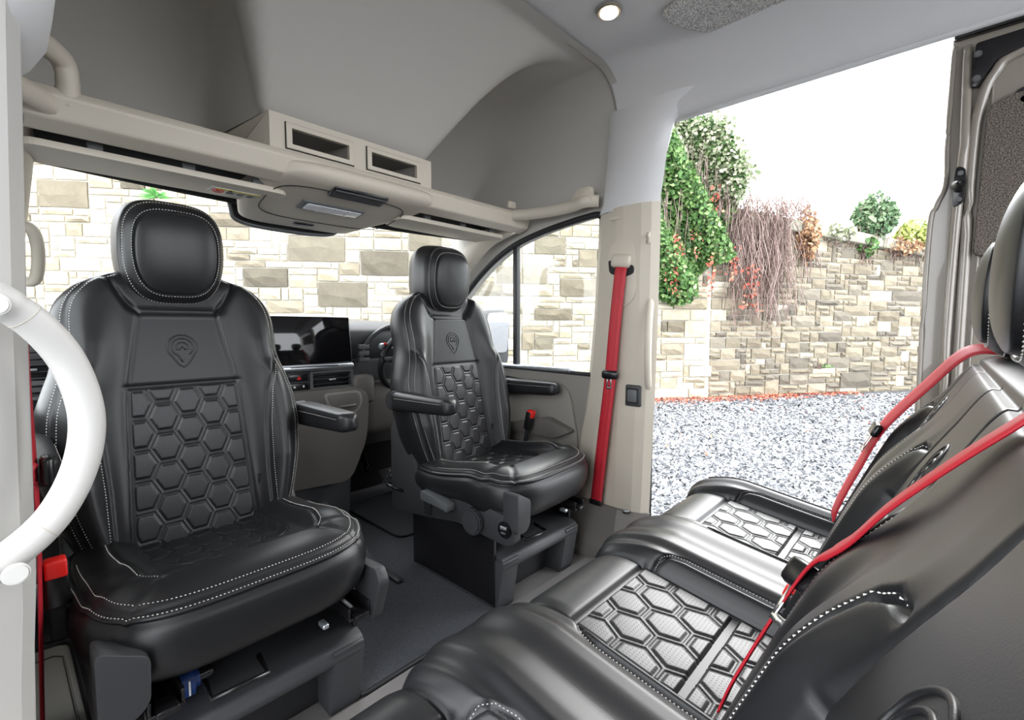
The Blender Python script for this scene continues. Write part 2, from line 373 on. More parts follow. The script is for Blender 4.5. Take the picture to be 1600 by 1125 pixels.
def cushion_mesh():
    nt, nr = 240, 90; th = np.linspace(0, 2*math.pi, nt, endpoint=False); ox, oy = cout(th); rows = []
    for r in np.linspace(0.004, 1, nr)**.8: x, y = ox*r, CX+(oy-CX)*r; rows.append(np.stack([x, y, ctop(x, y)], -1))
    zt = ctop(ox, oy); nx, ny = ox, oy-CX; l = np.hypot(nx, ny); nx, ny = nx/l, ny/l
    for k, (dz, o) in enumerate([(.002, .004), (.006, .003), (.010, -.003), (.013, -.002), (.017, .004), (.03, .010), (.06, .014), (.09, .010), (.115, .0), (.128, -.012), (.133, -.03)]):
        f = np.clip(.72+.28*sm((oy-.02)/.2), 0, 1); rows.append(np.stack([ox+nx*o, oy+ny*o, zt-dz*f], -1))
    A = np.array(rows); m = len(rows); i = np.arange(m*nt).reshape(m, nt); j = np.roll(i, -1, 1)
    q = np.stack([i[:-1], i[1:], j[1:], j[:-1]], -1).reshape(-1, 4).tolist(); q += [i[0].tolist(), i[-1][::-1].tolist()]
    return pyd('cushion', A.reshape(-1, 3), q)
def hexcush_mesh():
    y = np.linspace(-.215, .172, 200); s = np.linspace(-1, 1, 140); Y, S = np.meshgrid(y, s, indexing='ij')
    w = .143*np.clip(1-np.clip((Y+.22)/.394, 0, 1)**7, 0, 1)**(1/2.2)+.002; X = S*w
    edge = np.minimum(sm((1-np.abs(S))/.06), sm((.172-Y)/.012)); Z = ctop(X, Y, False)-.004+(.005+hexh(X, Y, H=.0045))*edge
    return grid('hex_panel', X, Y, Z, np.stack([X, Y], -1).reshape(-1, 2), flip=True)
# headrest: rings of a rounded shield; centre (0, cy, cz), leaning
def hr_out(th, w, h):
    c, s = np.cos(th), np.sin(th); e = 3.5; r = (np.abs(c)**e+np.abs(s)**e)**(-1/e); x, z = c*r, s*r
    return w/2*x*(1-.16*np.clip(-z, 0, 1)**1.5-.05*np.clip(z, 0, 1)**2), h/2*z
def hr_pt(k, th, w, h, t):
    x, z = hr_out(th, w, h); k = np.asarray(k, float)
    y = t*.5*np.sqrt(np.clip(1-k**5, 0, 1))+.003*sm((.76-k)/.03)
    y = y-.007*np.exp(-((k-.765)/.016)**2)-.004*np.exp(-((k-.955)/.015)**2)
    return np.stack([x*k*np.ones_like(z), y*np.ones_like(x)+.010*(1-k*k)-.02*(z*k/h)**2*2, z*k], -1)
def headrest_mesh(w=.245, h=.285, t=.125):
    nt = 160; th = np.linspace(0, 2*math.pi, nt, endpoint=False); rows = []
    for k in list(np.linspace(.01, .71, 14))+list(np.linspace(.72, .82, 14))+list(np.linspace(.83, .925, 8))+list(np.linspace(.93, 1, 16)): rows.append(hr_pt(np.full(nt, k), th, w, h, t))
    x, z = hr_out(th, w, h)
    for a in np.linspace(.15, 1, 12):
        k = 1.0+.02*math.sin(a*math.pi)-.16*max(0, a-.6); rows.append(np.stack([x*k, np.full(nt, -t*.75*a)-.02*(z/h)**2*2, z*k], -1))
    for k in (.6, .3, .02): rows.append(np.stack([x*k, np.full(nt, -t*.80)-.02*(z*k/h)**2*2, z*k], -1))
    A = np.array(rows); m = len(rows); i = np.arange(m*nt).reshape(m, nt); j = np.roll(i, -1, 1)
    q = np.stack([i[:-1], i[1:], j[1:], j[:-1]], -1).reshape(-1, 4).tolist(); q += [i[0].tolist(), i[-1][::-1].tolist()]
    return pyd('headrest', A.reshape(-1, 3), q)
def headrest_stitch(w=.245, h=.285, t=.125):
    f = lambda th, k: hr_pt(k, th, w, h, t)
    ths = np.linspace(0, 2*math.pi, 181)
    return stitches(f, [[(a, k) for a in ths] for k in (.80, .93)], (0, 1, 0))
def place(me, loc, rx=0, rz=0):
    me.transform(Matrix.Translation(loc) @ Matrix.Rotation(rz, 4, 'Z') @ Matrix.Rotation(rx, 4, 'X')); return me
def logo_mesh(surf, x0, v0, s, lift=.0015, r=.0022):
    """embossed pin: teardrop outline, inner ring, arc and chevron, as raised cords on the leather"""
    parts = []
    def cord(L, closed=False):
        a = np.array(L); p = surf(x0+a[:, 0]*s, v0+a[:, 1]*s); parts.append(tube([tuple(q) for q in p], r, 6, closed=closed))
    ang = np.radians(np.arange(-38, 219, 8)); o = [(math.cos(a), math.sin(a)) for a in ang]+[(0.0, -1.62)]
    cord(cr(o, 3, True), True)
    o2 = [(.72*math.cos(a), .72*math.sin(a)) for a in np.radians(np.arange(-62, 236, 8))]; cord(o2)
    cord([(.72*math.cos(R(-62)), .72*math.sin(R(-62))), (.03, -1.2)])
    o3 = [(.40*math.cos(a), .40*math.sin(a)) for a in np.radians(np.arange(-30, 211, 10))]; cord(o3)
    cord([(-.24, -.22), (0, .05), (.24, -.22)])
    return merge(*parts)
def armrest_mesh(L=.33, w=.068, h=.074):
    secs = []
    for t in np.linspace(0, 1, 22):
        k = min(1, .55+.45*math.sqrt(max(0, 1-(1-min(t, .12)/.12)**2))); k2 = math.sqrt(max(.02, 1-max(0, (t-.9)/.1)**2)) if t > .9 else 1
        kk = k*k2*(1-.12*t); kh = k*(.35+.65*k2)*(1-.25*t)
        th = np.linspace(0, 2*math.pi, 28, endpoint=False); c, s = np.cos(th), np.sin(th); e = 4; r = (np.abs(c)**e+np.abs(s)**e)**(-1/e)
        x, z = c*r*w/2*kk, s*r*h/2*kh; g = 1-.05*np.exp(-((z-h*.14)/.004)**2)
        secs.append([(a*b, t*L, z_+h*.10*t) for a, b, z_ in zip(x, g, z)])
    return loft(secs)
def make_seat(name, label, loc, rz):
    t = thing(name, label, 'seat', loc, rz, 'swivelled cab seats')
    b = link('backrest', backrest_mesh(), M['leather'], t)
    link('hex_panel', hexback_mesh(), M['perf'], b, 'perforated honeycomb quilted leather panel')
    ln = []
    for sgn in (1, -1):
        f = (lambda l: l) if sgn == 1 else mirror
        ln += [f(offline(OUT[:-2], .007)), f(offline(OUT, -.008)), f(offline(LOOP[1:], .008))]
    link('stitching', stitches(bsurf, ln, (0, 1, .2)), M['stitch'], b, 'white contrast stitching')
    link('embossed_badge', logo_mesh(bsurf, 0.0, .535, .034), M['leather'], b, 'embossed map pin emblem')
    link('fabric_tag', box(tuple(bsurf(-.155, .14)), (.012, .004, .028), .001), M['black_matt'], b)
    hc = B0+.795*AX+.055*NX
    h = link('headrest', place(headrest_mesh(), tuple(hc), -R(4)), M['leather'], t)
    link('stitching', place(headrest_stitch(), tuple(hc), -R(4)), M['stitch'], h, 'white contrast stitching')
    for sx in (-.05, .05): link('headrest_post', cyl((sx, B0[1]+.70*AX[1], B0[2]+.70*AX[2]), .007, .08), M['black'], t)
    c = link('cushion', cushion_mesh(), M['leather'], t)
    link('hex_panel', hexcush_mesh(), M['perf'], c, 'perforated honeycomb quilted leather panel')
    ths = np.linspace(R(-20), R(200), 90); rim = []
    for k in (.93, .995):
        x, y = cout(ths); rim.append(list(zip(x*k, CX+(y-CX)*k)))
    cl = []
    for f in (lambda l: l, mirror): cl += [f(offline(CLINE, .007)), ]
    link('stitching', stitches(csurf, rim+cl), M['stitch'], c, 'white contrast stitching')
    x, y = cout(ths)
    lo = lambda a, k: np.stack([np.interp(a, ths, x*1.018), CX+np.interp(a, ths, (y-CX)*1.018), np.interp(a, ths, ctop(x, y))-.020], -1)
    link('stitching', stitches(lo, [[(a, 0.) for a in ths]], (0, .9, .3)), M['stitch'], c, 'white contrast stitching')
    for sx in (1, -1):
        A = B0+.34*AX
        a = link('armrest', place(armrest_mesh(), (sx*(.318 if sx < 0 else .300), A[1]+.02, A[2]-.02)), M['leather'], t)
        f = lambda u, k, sx=sx: np.stack([sx*(.318 if sx < 0 else .300)+.0355*k*(1-.12*u), A[1]+.02+u*.33, A[2]-.02+.010*(1-.25*u)+.0062*u+.004+0*u], -1)
        link('stitching', stitches(f, [[(.12, 1), (.9, 1)], [(.12, -1), (.9, -1)]], (0, 0, 1), w=.0009), M['stitch'], a)
        link('hinge_cover', place(cyl((0, 0, 0), .036, .05, 'X', 28, .006), (sx*.305, A[1]+.03, A[2]-.018)), M['leather_dull'], t)
    # plastic side covers and recliner housings
    for sx in (1, -1):
        xa, xb = sx*.228, sx*.262
        pr_ = rounded([(-.33, .22), (-.33, .56), (-.29, .60), (-.25, .58), (-.17, .41), (.04, .375), (.30, .345), (.31, .34), (.31, .265), (.28, .25), (.05, .268), (-.10, .245)], .018)
        if sx < 0: pr_ = rounded([(-.33, .22), (-.33, .56), (-.29, .60), (-.25, .58), (-.17, .41), (.04, .375), (.14, .36), (.14, .27), (.05, .268), (-.10, .245)], .018)
        s = link('side_cover', prism(pr_, 'X', xa, xb, .006), M['plastic'], t, 'dark plastic side cover')
        if sx == 1:
            link('corner_cover', prism(rounded([(xa+.036, .435), (xa-.035, .395), (xa-.032, .315), (xa-.01, .295), (xa+.036, .30)], .014), 'Y', .268, .325, .008), M['plastic'], s)
            k = link('knob', cyl((xb+.012, .14, .30), .042, .026, 'X', 40, .005), M['plastic'], t, 'round ribbed adjuster knob')
            link('knob_grip', merge(*[box((xb+.014, .14+.043*math.cos(a), .30+.043*math.sin(a)), (.018, .005, .005), .0015) for a in np.linspace(0, 2*math.pi, 30, endpoint=False)]), M['plastic'], k, kind='stuff')
            w = link('round_switch', cyl((xb+.003, .275, .305), .027, .010, 'X', 36, .002), M['black'], t, 'black round lumbar switch')
            link('rocker', box((xb+.010, .275, .313), (.006, .026, .010), .002), M['silver'], w); link('rocker', box((xb+.010, .275, .296), (.006, .020, .005), .002), M['plastic_mid'], w)
            l = link('tilt_lever', prism(rounded([(-.10, .325), (-.10, .36), (.0, .348), (.045, .335), (.045, .31), (.0, .318)], .012), 'X', xb+.004, xb+.040, .006), M['plastic_mid'], t, 'grey tilt lever')
            link('lever_recess', bx((xb-.002, -.125, .255), (xb+.006, -.085, .375), .003), M['black_matt'], l)
        else:
            link('bracket_tip', prism(rounded([(.20, .36), (.315, .37), (.335, .34), (.30, .24), (.27, .22), (.22, .25)], .012), 'X', xa-.012, xb-.004, .008), M['plastic'], s)
            link('bolt', cyl((xb-.008, .30, .315), .010, .012, 'X', 20, .002), M['chrome'], s, 'chrome bolt')
    return t
def copy_tree(o, parent=None):
    c = o.copy(); C.objects.link(c); c.parent = parent; OFF[c.as_pointer()] = OFF.get(o.as_pointer(), Vector((0, 0, 0)))
    for ch in list(o.children): copy_tree(ch, c)
    return c
PS = make_seat('captain_chair', 'near black leather cab seat swivelled to face the camera, beside the white grab handle', (.318, 1.285, 0), R(181))
DS = copy_tree(PS)
for ch in [q for q in PS.children if q.name.split('.')[0] in ('knob', 'round_switch', 'tilt_lever')]:
    for g_ in list(ch.children): bpy.data.objects.remove(g_)
    bpy.data.objects.remove(ch); DS.name = 'captain_chair.001'; DS.location = (1.288, 1.288, 0); DS.rotation_euler.z = R(183)
DS['label'] = 'farther black leather cab seat swivelled backwards beside the driver door'
def buckle(name, loc, rz, tilt, parent, lab):
    b = link(name, place(box((0, 0, 0), (.036, .030, .085), .006), loc, tilt, rz), M['black'], parent, lab)
    link('release_button', place(box((0, .004, .032), (.031, .030, .034), .004), loc, tilt, rz), M['red_plastic'], b, 'red release button')
    link('stalk', place(box((0, 0, -.07), (.024, .012, .07), .004), loc, tilt, rz), M['black_matt'], b)
buckle('buckle', (.290, .105, .480), 0, 0, PS, 'black belt buckle with red button beside cushion')
for ch in [q for s_ in DS.children for q in s_.children if q.name.startswith(('bracket_tip', 'bolt'))]: bpy.data.objects.remove(ch)
buckle('buckle', (-.292, -.06, .53), 0, R(-12), DS, 'black belt buckle with red button beside cushion')
# ---- pedestals under the cab seats
def pedestal(name, label, cx):
    t = thing(name, label, 'seat base', (cx, 1.04, 0), 0, 'cab seat pedestals')
    link('box_panel', merge(bx((cx-.215, 1.06, 0), (cx-.205, 1.52, .258), .002), bx((cx+.205, 1.06, 0), (cx+.215, 1.52, .258), .002), bx((cx-.205, 1.49, 0), (cx+.205, 1.50, .258), .002), bx((cx-.205, 1.20, 0), (cx+.205, 1.21, .20), .002)), M['black'], t, 'gloss black steel box')
    # plastic step: sloping top, front lip, one leg at each end
    link('step_top', prism(rounded([(1.44, .225), (1.08, .198), (1.03, .185), (1.02, .155), (1.035, .135), (1.10, .15), (1.44, .19)], .012), 'X', cx-.205, cx+.212, .006), M['plastic'], t, 'dark grained plastic step')
    for sx in (-1, 1):
        xs = cx+sx*.205
        leg = [(1.02, .18), (1.10, .17), (1.16, .0), (1.05, .0)]
        link('step_leg', prism(rounded(leg, .01), 'X', xs-(0 if sx > 0 else -.0)-sx*.07, xs+sx*.006, .006), M['plastic'], t)
    link('step_back', bx((cx-.15, 1.12, 0), (cx+.15, 1.14, .16), .003), M['black_matt'], t)
    for sx in (-1, 1):
        xs = cx+sx*.19
        r = link('slide_rail', merge(bx((xs-.028, 1.0, .250), (xs+.028, 1.60, .258), .002), bx((xs-.028, 1.0, .258), (xs-.022, 1.60, .284), .002), bx((xs+.022, 1.0, .258), (xs+.028, 1.60, .284), .002)), M['black'], t, 'gloss black seat slide rail')
        link('rail_end', bx((xs-.018, .985, .254), (xs+.018, 1.03, .268), .003), M['black'], r)
    link('slide_frame', merge(bx((cx-.22, 1.14, .25), (cx+.22, 1.52, .272), .004), bx((cx-.17, 1.14, .265), (cx+.17, 1.45, .30), .004)), M['black'], t)
    link('slide_handle', tube([(cx-.12, 1.05, .245), (cx-.12, 1.0, .235), (cx-.02, .995, .235), (cx-.02, 1.05, .245)], .006, 8), M['black'], t)
    link('latch_knob', bx((cx+.10, 1.0, .262), (cx+.115, 1.03, .274), .004), M['silver'], t)
    return t
pedestal('seat_pedestal', 'black steel and plastic step base under the nearer cab seat', .345)
pedestal('seat_pedestal', 'black steel and plastic step base under the farther cab seat, beside the floor mat', 1.265)
t = thing('blue_bottle', 'blue bottle with white scale lying under the nearer cab seat', 'bottle', (.2, 1.085, .2))
link('body', cyl((.18, 1.10, .228), .028, .09, 'X', 32, .010), M['blue'], t)
link('scale_label', merge(*[box((.15+.018*k, 1.071, .230), (.003, .004, .03 if k % 2 else .018), .0005) for k in range(4)]), M['label'], t)
link('cap', cyl((.235, 1.10, .228), .014, .03, 'X', 24, .004), M['black'], t)
# ------------------------------------------------------------------ rear bench (faces +Y)
PATH = cr([(.02, .395), (.10, .405), (.20, .418), (.32, .436), (.42, .452), (.475, .458), (.515, .452), (.545, .434), (.562, .40), (.568, .35), (.560, .28), (.535, .215)], 10)
pa = np.array(PATH); ps = np.concatenate([[0], np.cumsum(np.linalg.norm(np.diff(pa, axis=0), axis=1))])
ty = np.gradient(pa[:, 0], ps); tz = np.gradient(pa[:, 1], ps)
LF = float(np.interp(.40, pa[:100, 0], ps[:100]))     # arc length of the finger ends
HX0, HXM, HX1 = .0, .235, .425                          # quilted field: start, cross seam, end (arc length from y=.02)
FING = [(.135, .0), (.168, .02), (.168, LF-.03), (.160, LF), (.145, LF+.014), (.131, LF+.018)]
def kz(x, s, hx=True, end=0):
    ax = np.abs(x); front = sm((s-.40)/.1)
    k = .030*sm((ax-.125)/.035)*(1-.45*front)+.010*sm((ax-.17)/.03)
    k = k-.006*sm((ax-.215)/.045)
    k = k+.004*sm((.128-ax)/.03)*front
    for ln, a in ((FING, .011), ([(.130, 0), (.130, .80)], .008), ([(0, HX1), (.13, HX1)], .006)): k = k-a*np.exp(-(polydist(ax, s, ln)/.0045)**2)
    if hx: k = k-.008*sm((.128-ax)/.006)*sm((HX1-s)/.006)
    if end:
        xe = x*end; q = np.clip((xe-.19)/.075, 0, 1); k = k-.075*(1-np.sqrt(1-q**2.4*.9999))
    return k
def cus(x, s, lift=0., end=0, hx=True):
    x, s = np.asarray(x, float), np.asarray(s, float); k = kz(x, s, hx, end)+lift
    y, z, a, b = (np.interp(s, ps, q) for q in (pa[:, 0], pa[:, 1], ty, tz)); return np.stack([x, y-b*k, z+a*k], -1)
def bench_cushion(end):
    x = np.linspace(-.26, .265 if end else .26, 211); s = np.linspace(0, ps[-1]-.001, 200); S, X = np.meshgrid(s, x, indexing='ij'); P = cus(X, S, end=end)
    me = grid('cushion', P[..., 0], P[..., 1], P[..., 2], flip=True)
    if end:
        e = P[:, -1]; dn = e.copy(); dn[:, 2] = .2; dn[:, 0] += .004; dn[:, 1] = np.minimum(dn[:, 1], .54); E = np.stack([e, (e+dn)/2+np.array([.01, 0, 0]), dn], 1)
        me = merge(me, grid('side', E[..., 0], E[..., 1], E[..., 2], flip=True))
    return me
def bench_hex(s0, s1):
    s = np.linspace(s0, s1, int((s1-s0)/.002)); u = np.linspace(-1, 1, 130); S, U = np.meshgrid(s, u, indexing='ij'); X = U*.126
    edge = np.minimum(np.minimum(sm((1-np.abs(U))/.05), sm((s1-S)/.008)), sm((S-s0)/.008)); P = cus(X, S, -.003+(.007+hexh(X, S, H=.0036))*edge)
    return grid('hex_panel', P[..., 0], P[..., 1], P[..., 2], np.stack([X, S], -1).reshape(-1, 2), flip=True)
# backrest path (y, z): up the face, over the top roll, down the back
BP = cr([(.185, .36), (.150, .45), (.110, .55), (.068, .65), (.023, .75), (-.015, .82), (-.046, .872), (-.085, .892), (-.12, .875), (-.14, .81), (-.15, .60), (-.15, .35)], 10)
ba = np.array(BP); bs = np.concatenate([[0], np.cumsum(np.linalg.norm(np.diff(ba, axis=0), axis=1))]); by_ = np.gradient(ba[:, 0], bs); bz_ = np.gradient(ba[:, 1], bs)
BF = .45; BH = .365; BT = .55
BFING = [(.135, .0), (.172, .02), (.176, BF-.05), (.168, BF-.015), (.152, BF), (.131, BF+.004)]
BSIDE = [(.128, 0), (.126, .36), (.105, .50), (.10, .565)]
def bpw(s): return np.interp(s, [0, .36, .50, .565], [.128, .126, .105, .098])
def kb(x, s, end=0):
    ax = np.abs(x); lo = 1-sm((s-.33)/.17); up = 1-sm((s-.49)/.10)
    k = .034*sm((ax-.118)/.045)*lo+.003*sm((ax-.10)/.06)*(1-lo)*up
    k = k-.012*sm((ax-.205)/.05)*lo
    for ln, a in ((BFING, .011), (BSIDE, .008), ([(0, BH), (.13, BH)], .006), ([(0, .570), (.26, .570)], .007), ([(0, .645), (.26, .645)], .005)): k = k-a*np.exp(-(polydist(ax, s, ln)/.0045)**2)
    k = k-.008*sm((bpw(s)-ax)/.006)*sm((BH-s)/.006)
    if end:
        q = np.clip((x*end-.17)/.09, 0, 1); k = k-.085*(1-np.sqrt(1-q**2.4*.9999))
    return k
def bak(x, s, lift=0., end=0):
    x, s = np.asarray(x, float), np.asarray(s, float); k = kb(x, s, end)+lift
    y, z, a, b = (np.interp(s, bs, q) for q in (ba[:, 0], ba[:, 1], by_, bz_))
    w = x
    if end: w = x-end*.06*sm((s-.40)/.16)*sm((x*end-.05)/.2)
    return np.stack([w, y+b*k, z-a*k], -1)
def bench_back(end):
    x = np.linspace(-.26, .26, 201); s = np.linspace(0, bs[-1]-.001, 260); S, X = np.meshgrid(s, x, indexing='ij'); P = bak(X, S, end=end)
    me = grid('backrest', P[..., 0], P[..., 1], P[..., 2], flip=False)
    if end:
        e = P[:, -1] if end > 0 else P[:, 0]; c = e.copy(); c[:, 1] = -.07; c[:, 2] = np.clip(c[:, 2], .35, .80)
        E = np.stack([e, (e+c)/2, c], 1); me = merge(me, grid('side', E[..., 0], E[..., 1], E[..., 2], flip=end < 0))
    return me
def bench_backhex():
    s = np.linspace(.0, BH-.004, 150); u = np.linspace(-1, 1, 130); S, U = np.meshgrid(s, u, indexing='ij'); X = U*(bpw(S)-.003)
    edge = np.minimum(sm((1-np.abs(U))/.05), sm((BH-.004-S)/.008)); P = bak(X, S, -.003+(.007+hexh(X, S, H=.0036))*edge)
    return grid('hex_panel', P[..., 0], P[..., 1], P[..., 2], np.stack([X, S], -1).reshape(-1, 2))
BEN = thing('rear_bench', 'three-place dark leather bench with quilted panels in the right foreground', 'bench', (.745, .05, 0))
def shift(me, dx): me.transform(Matrix.Translation((dx, 0, 0))); return me
mesh_hx = [bench_hex(.0, HXM-.003), bench_hex(HXM+.003, HX1-.003)]; mesh_bh = bench_backhex(); bhr = headrest_mesh(.25, .25, .13); bhs = headrest_stitch(.25, .25, .13)
UNITS = []
for i, xc in enumerate((.225, .745, 1.265)):
    end = 1 if i == 2 else 0
    cu = link('cushion', shift(bench_cushion(end), xc), M['leather'], BEN)
    for m in mesh_hx: link('hex_panel', shift(m.copy(), xc), M['perf'], cu, 'perforated honeycomb quilted leather panel')
    ln = [offline(FING[1:], .006), mirror(offline(FING[1:], .006))]
    if end: ln.append([(.225, 0), (.225, LF+.1)])
    link('stitching', shift(stitches(lambda x, s: cus(x, s, end=end), ln, length=.0036, gap=.0022, w=.0007), xc), M['stitch'], cu, 'white contrast stitching')
    if end: link('piping', shift(tube([tuple(q) for q in cus(np.full(40, .215), np.linspace(0, LF+.12, 40), .001, end)], .003, 6), xc), M['leather_dull'], cu)
    e2 = -1 if i == 0 else (1 if i == 2 else 0)
    bk = link('backrest', shift(bench_back(1 if i == 2 else 0), xc), M['leather'], BEN)
    link('hex_panel', shift(mesh_bh.copy(), xc), M['perf'], bk, 'perforated honeycomb quilted leather panel')
    bl = [offline(BFING[1:], .007), mirror(offline(BFING[1:], .007))]
    link('stitching', shift(stitches(lambda x, s: bak(x, s, end=end), bl, (0, 1, .3), length=.0036, gap=.0022, w=.0007), xc), M['stitch'], bk, 'white contrast stitching')
    link('embossed_badge', shift(logo_mesh(lambda x, s: bak(x, s), 0, .455, .036), xc), M['leather'], bk, 'embossed map pin emblem')
    h = link('headrest', shift(place(bhr.copy(), (0, -.112, 1.012), R(2)), xc), M['leather'], BEN)
    link('stitching', shift(place(bhs.copy(), (0, -.112, 1.012), R(2)), xc), M['stitch'], h, 'white contrast stitching')
    for sx in (-.05, .05): link('headrest_post', cyl((xc+sx, -.10, .87), .008, .12), M['black'], BEN)
link('bench_frame', merge(bx((.0, -.10, .0), (.06, .45, .22), .01), bx((.72, -.10, 0), (.78, .45, .22), .01), bx((1.44, -.10, 0), (1.50, .45, .22), .01), bx((-.02, -.12, .2), (1.515, .53, .34), .02)), M['black_matt'], BEN)
for xb_, lab in ((.945, 'black buckle socket with red button'), (.47, 'black buckle socket with red button')):
    b = link('buckle', place(box((0, 0, 0), (.050, .060, .05), .010), (xb_, .165, .447), R(20)), M['black'], BEN, lab)
    for dx in (-.012, .012): link('release_button', place(box((dx, .018, .018), (.018, .022, .024), .003), (xb_, .17, .452), R(20)), M['red_plastic'], b, 'red release button')
# ------------------------------------------------------------------ van shell
CXV = .81
def zpk(Y): return 1.45+.48*np.sqrt(np.clip(1-np.clip((Y-1.30)/.62, 0, 1)**2.4, 0, 1))
def zce(Y): return 1.925-.36*np.clip((Y-1.03)/.46, 0, 1)**1.15-.12*sm((Y-1.5)/.25)
def ztop(u, Y):
    a = np.interp(Y, [1.0, 1.12, 1.3, 1.5, 2], [.46, .41, .345, .275, .27]); w = 1-sm((np.abs(u)-a)/np.interp(Y, [1.0, 1.25, 1.5], [.28, .16, .09]))
    return w*np.minimum(zce(Y), zpk(Y))+(1-w)*zpk(Y)
def arch():
    pts = [(.885, 0), (.88, .25), (.878, .5), (.875, .70)]
    for a in np.linspace(0, math.pi/2, 14)[1:]: pts.append((.725+.15*math.cos(a), .70+.30*math.sin(a)))
    return pts
half = arch(); flat = [(u, 1.0) for u in np.linspace(.70, -.70, 70)]
AR = np.array(half+flat+[(-u, q) for u, q in half[::-1]])
Yc = np.concatenate([np.linspace(.97, 1.9, 60), 1.92-.02*(np.linspace(1, 0, 8)[1:]**2)])
U, Y = np.meshgrid(AR[:, 0], Yc, indexing='ij'); Q = np.repeat(AR[:, 1:2], len(Yc), 1)
Zc = 1.42+(ztop(U, Y)-1.42)*Q
struct('ceiling_cab', grid('ceiling_cab', CXV+U, Y, Zc), M['headliner_cab'], 'grey cloth headliner pocket over the cab', True).name = 'ceiling'
# seam roll between cab liner and main ceiling
struct('trim_1', tube([(CXV+u, 1.0, 1.42+.509*q) for u, q in AR], .0035, 8), M['taupe_light'], 'rounded cloth edge of the cab headliner', True)
rh = [(.91, 1.715), (.89, 1.735), (.877, 1.76)]+[(.72+.155*math.cos(a), 1.755+.185*math.sin(a)) for a in np.linspace(.15, math.pi/2, 16)]
rr = np.array(rh+[(u, 1.94) for u in np.linspace(.68, -.68, 12)]+[(-u, z) for u, z in rh[::-1]])
Yr = np.linspace(.995, -1.3, 30); U, Y = np.meshgrid(rr[:, 0], Yr, indexing='ij'); Z = np.repeat(rr[:, 1:2], len(Yr), 1)
struct('ceiling', grid('ceiling', CXV+U, Y, Z, flip=True), M['headliner'], 'pale grey cloth ceiling of the passenger area', True)
struct('trim_2', tube([(1.712, y, 1.715) for y in np.linspace(.80, -1.2, 12)], .009, 8), M['headliner'], 'cloth covered lip over the side door opening', True)
struct('roof_skin', bx((-.12, -1.4, 2.02), (1.74, 1.4, 2.06), .02), M['paint']).name = 'trim_3'
struct('trim_4', bx((1.715, -1.3, 1.70), (1.80, .02, 1.735), .006), M['black'], 'black sliding door track above the opening')
# floor
struct('floor', prism([(-.10, -1.3), (1.74, -1.3), (1.74, 2.7), (-.10, 2.7)], 'Z', -.06, 0, 0), M['floor_vinyl'], 'taupe vinyl floor')
struct('sill', prism(rounded([(-.1, .97), (1.7, .97), (1.7, 1.03), (-.1, 1.03)], .01), 'Z', -.01, .018, .008), M['floor_vinyl'], 'taupe raised floor lip').name = 'trim_5'
carp = rounded([(.555, 1.045), (1.05, 1.045), (1.05, 1.5), (1.60, 1.56), (1.60, 2.42), (.10, 2.42), (.10, 1.52), (.555, 1.50)], [.03, .02, .02, .1, .1, .1, .03, .03])
mt = thing('floor_mat', 'dark grey carpet mat with black bound edge between the cab seats', 'mat', (.8, 1.5, .0))
link('carpet', prism(carp, 'Z', .001, .014, .004), M['carpet'], mt, smooth=None)
link('bound_edge', tube([(x, y, .012) for x, y in carp], .007, 8, closed=True), M['seal'], mt, 'black bound edge')
dm = thing('driver_footwell_mat', 'small dark carpet mat in the driver footwell', 'mat', (1.35, 2.1, .015))
dmo = rounded([(1.12, 1.72), (1.55, 1.72), (1.55, 2.25), (1.12, 2.25)], .06)
link('carpet', prism(dmo, 'Z', .015, .022, .002), M['carpet'], dm, smooth=None); link('bound_edge', tube([(x, y, .021) for x, y in dmo], .005, 6, closed=True), M['seal'], dm)
# step well by the left door
st = thing('entry_step', 'taupe moulded entry step with black rubber edge at lower left', 'step', (0, 1.6, 0))
so = rounded([(-.09, 1.25), (.085, 1.25), (.072, 1.86), (-.09, 1.88)], .04)
link('step_tread', prism(so, 'Z', .005, .022, .006), M['taupe_light'], st); link('rubber_edge', tube([(x, y, .022) for x, y in so], .009, 8, closed=True), M['seal'], st, 'black rubber edge')
link('tread_line', tube([(-.08, 1.80, .022), (.03, 1.80, .023), (.05, 1.78, .022), (.062, 1.28, .022)], .003, 6), M['taupe'], st)
so2 = rounded([(-.09, 1.92), (.10, 1.92), (.12, 2.35), (-.09, 2.35)], .05)
ft = single('passenger_mat', prism(so2, 'Z', .001, .016, .004), M['carpet'], 'dark carpet mat in the passenger footwell behind the white pillar', 'mat', None, None)
# ---- B pillars
def secl(levels, side, shape):
    return loft([[(CXV+side*(u+du), y+dy, z) for u, y in shape] for z, du, dy in levels])
PSH = [(.885, 1.20), (.842, 1.16), (.818, 1.08), (.812, .95), (.814, .875), (.826, .840), (.850, .815), (.895, .842), (.93, .87), (.93, 1.20)]
def pillar_secs(side, lo):
    S = []
    for z, fr, du in ((.215, .02, .008), (.30, .0, .006), (.50, -.03, .004), (.60, -.055, .0), (.72, -.075, .0), (1.0, -.10, .0), (1.30, -.118, -.003), (1.415, -.122, -.006)):
        S.append([(CXV+side*(u+du)+(.0160+.026*(z-.96) if side < 0 else 0), y+(fr if y > 1.0 else fr*.2), z) for u, y in PSH])
    return loft(S)
pr_right = struct('trim_6', autos(pillar_secs(1, 0), 50), M['ivory'], 'ivory plastic pillar trim beside the side door opening', None)
struct('trim_7', autos(pillar_secs(-1, 0), 50), M['white_plastic'], 'white pillar trim at the left edge', None)
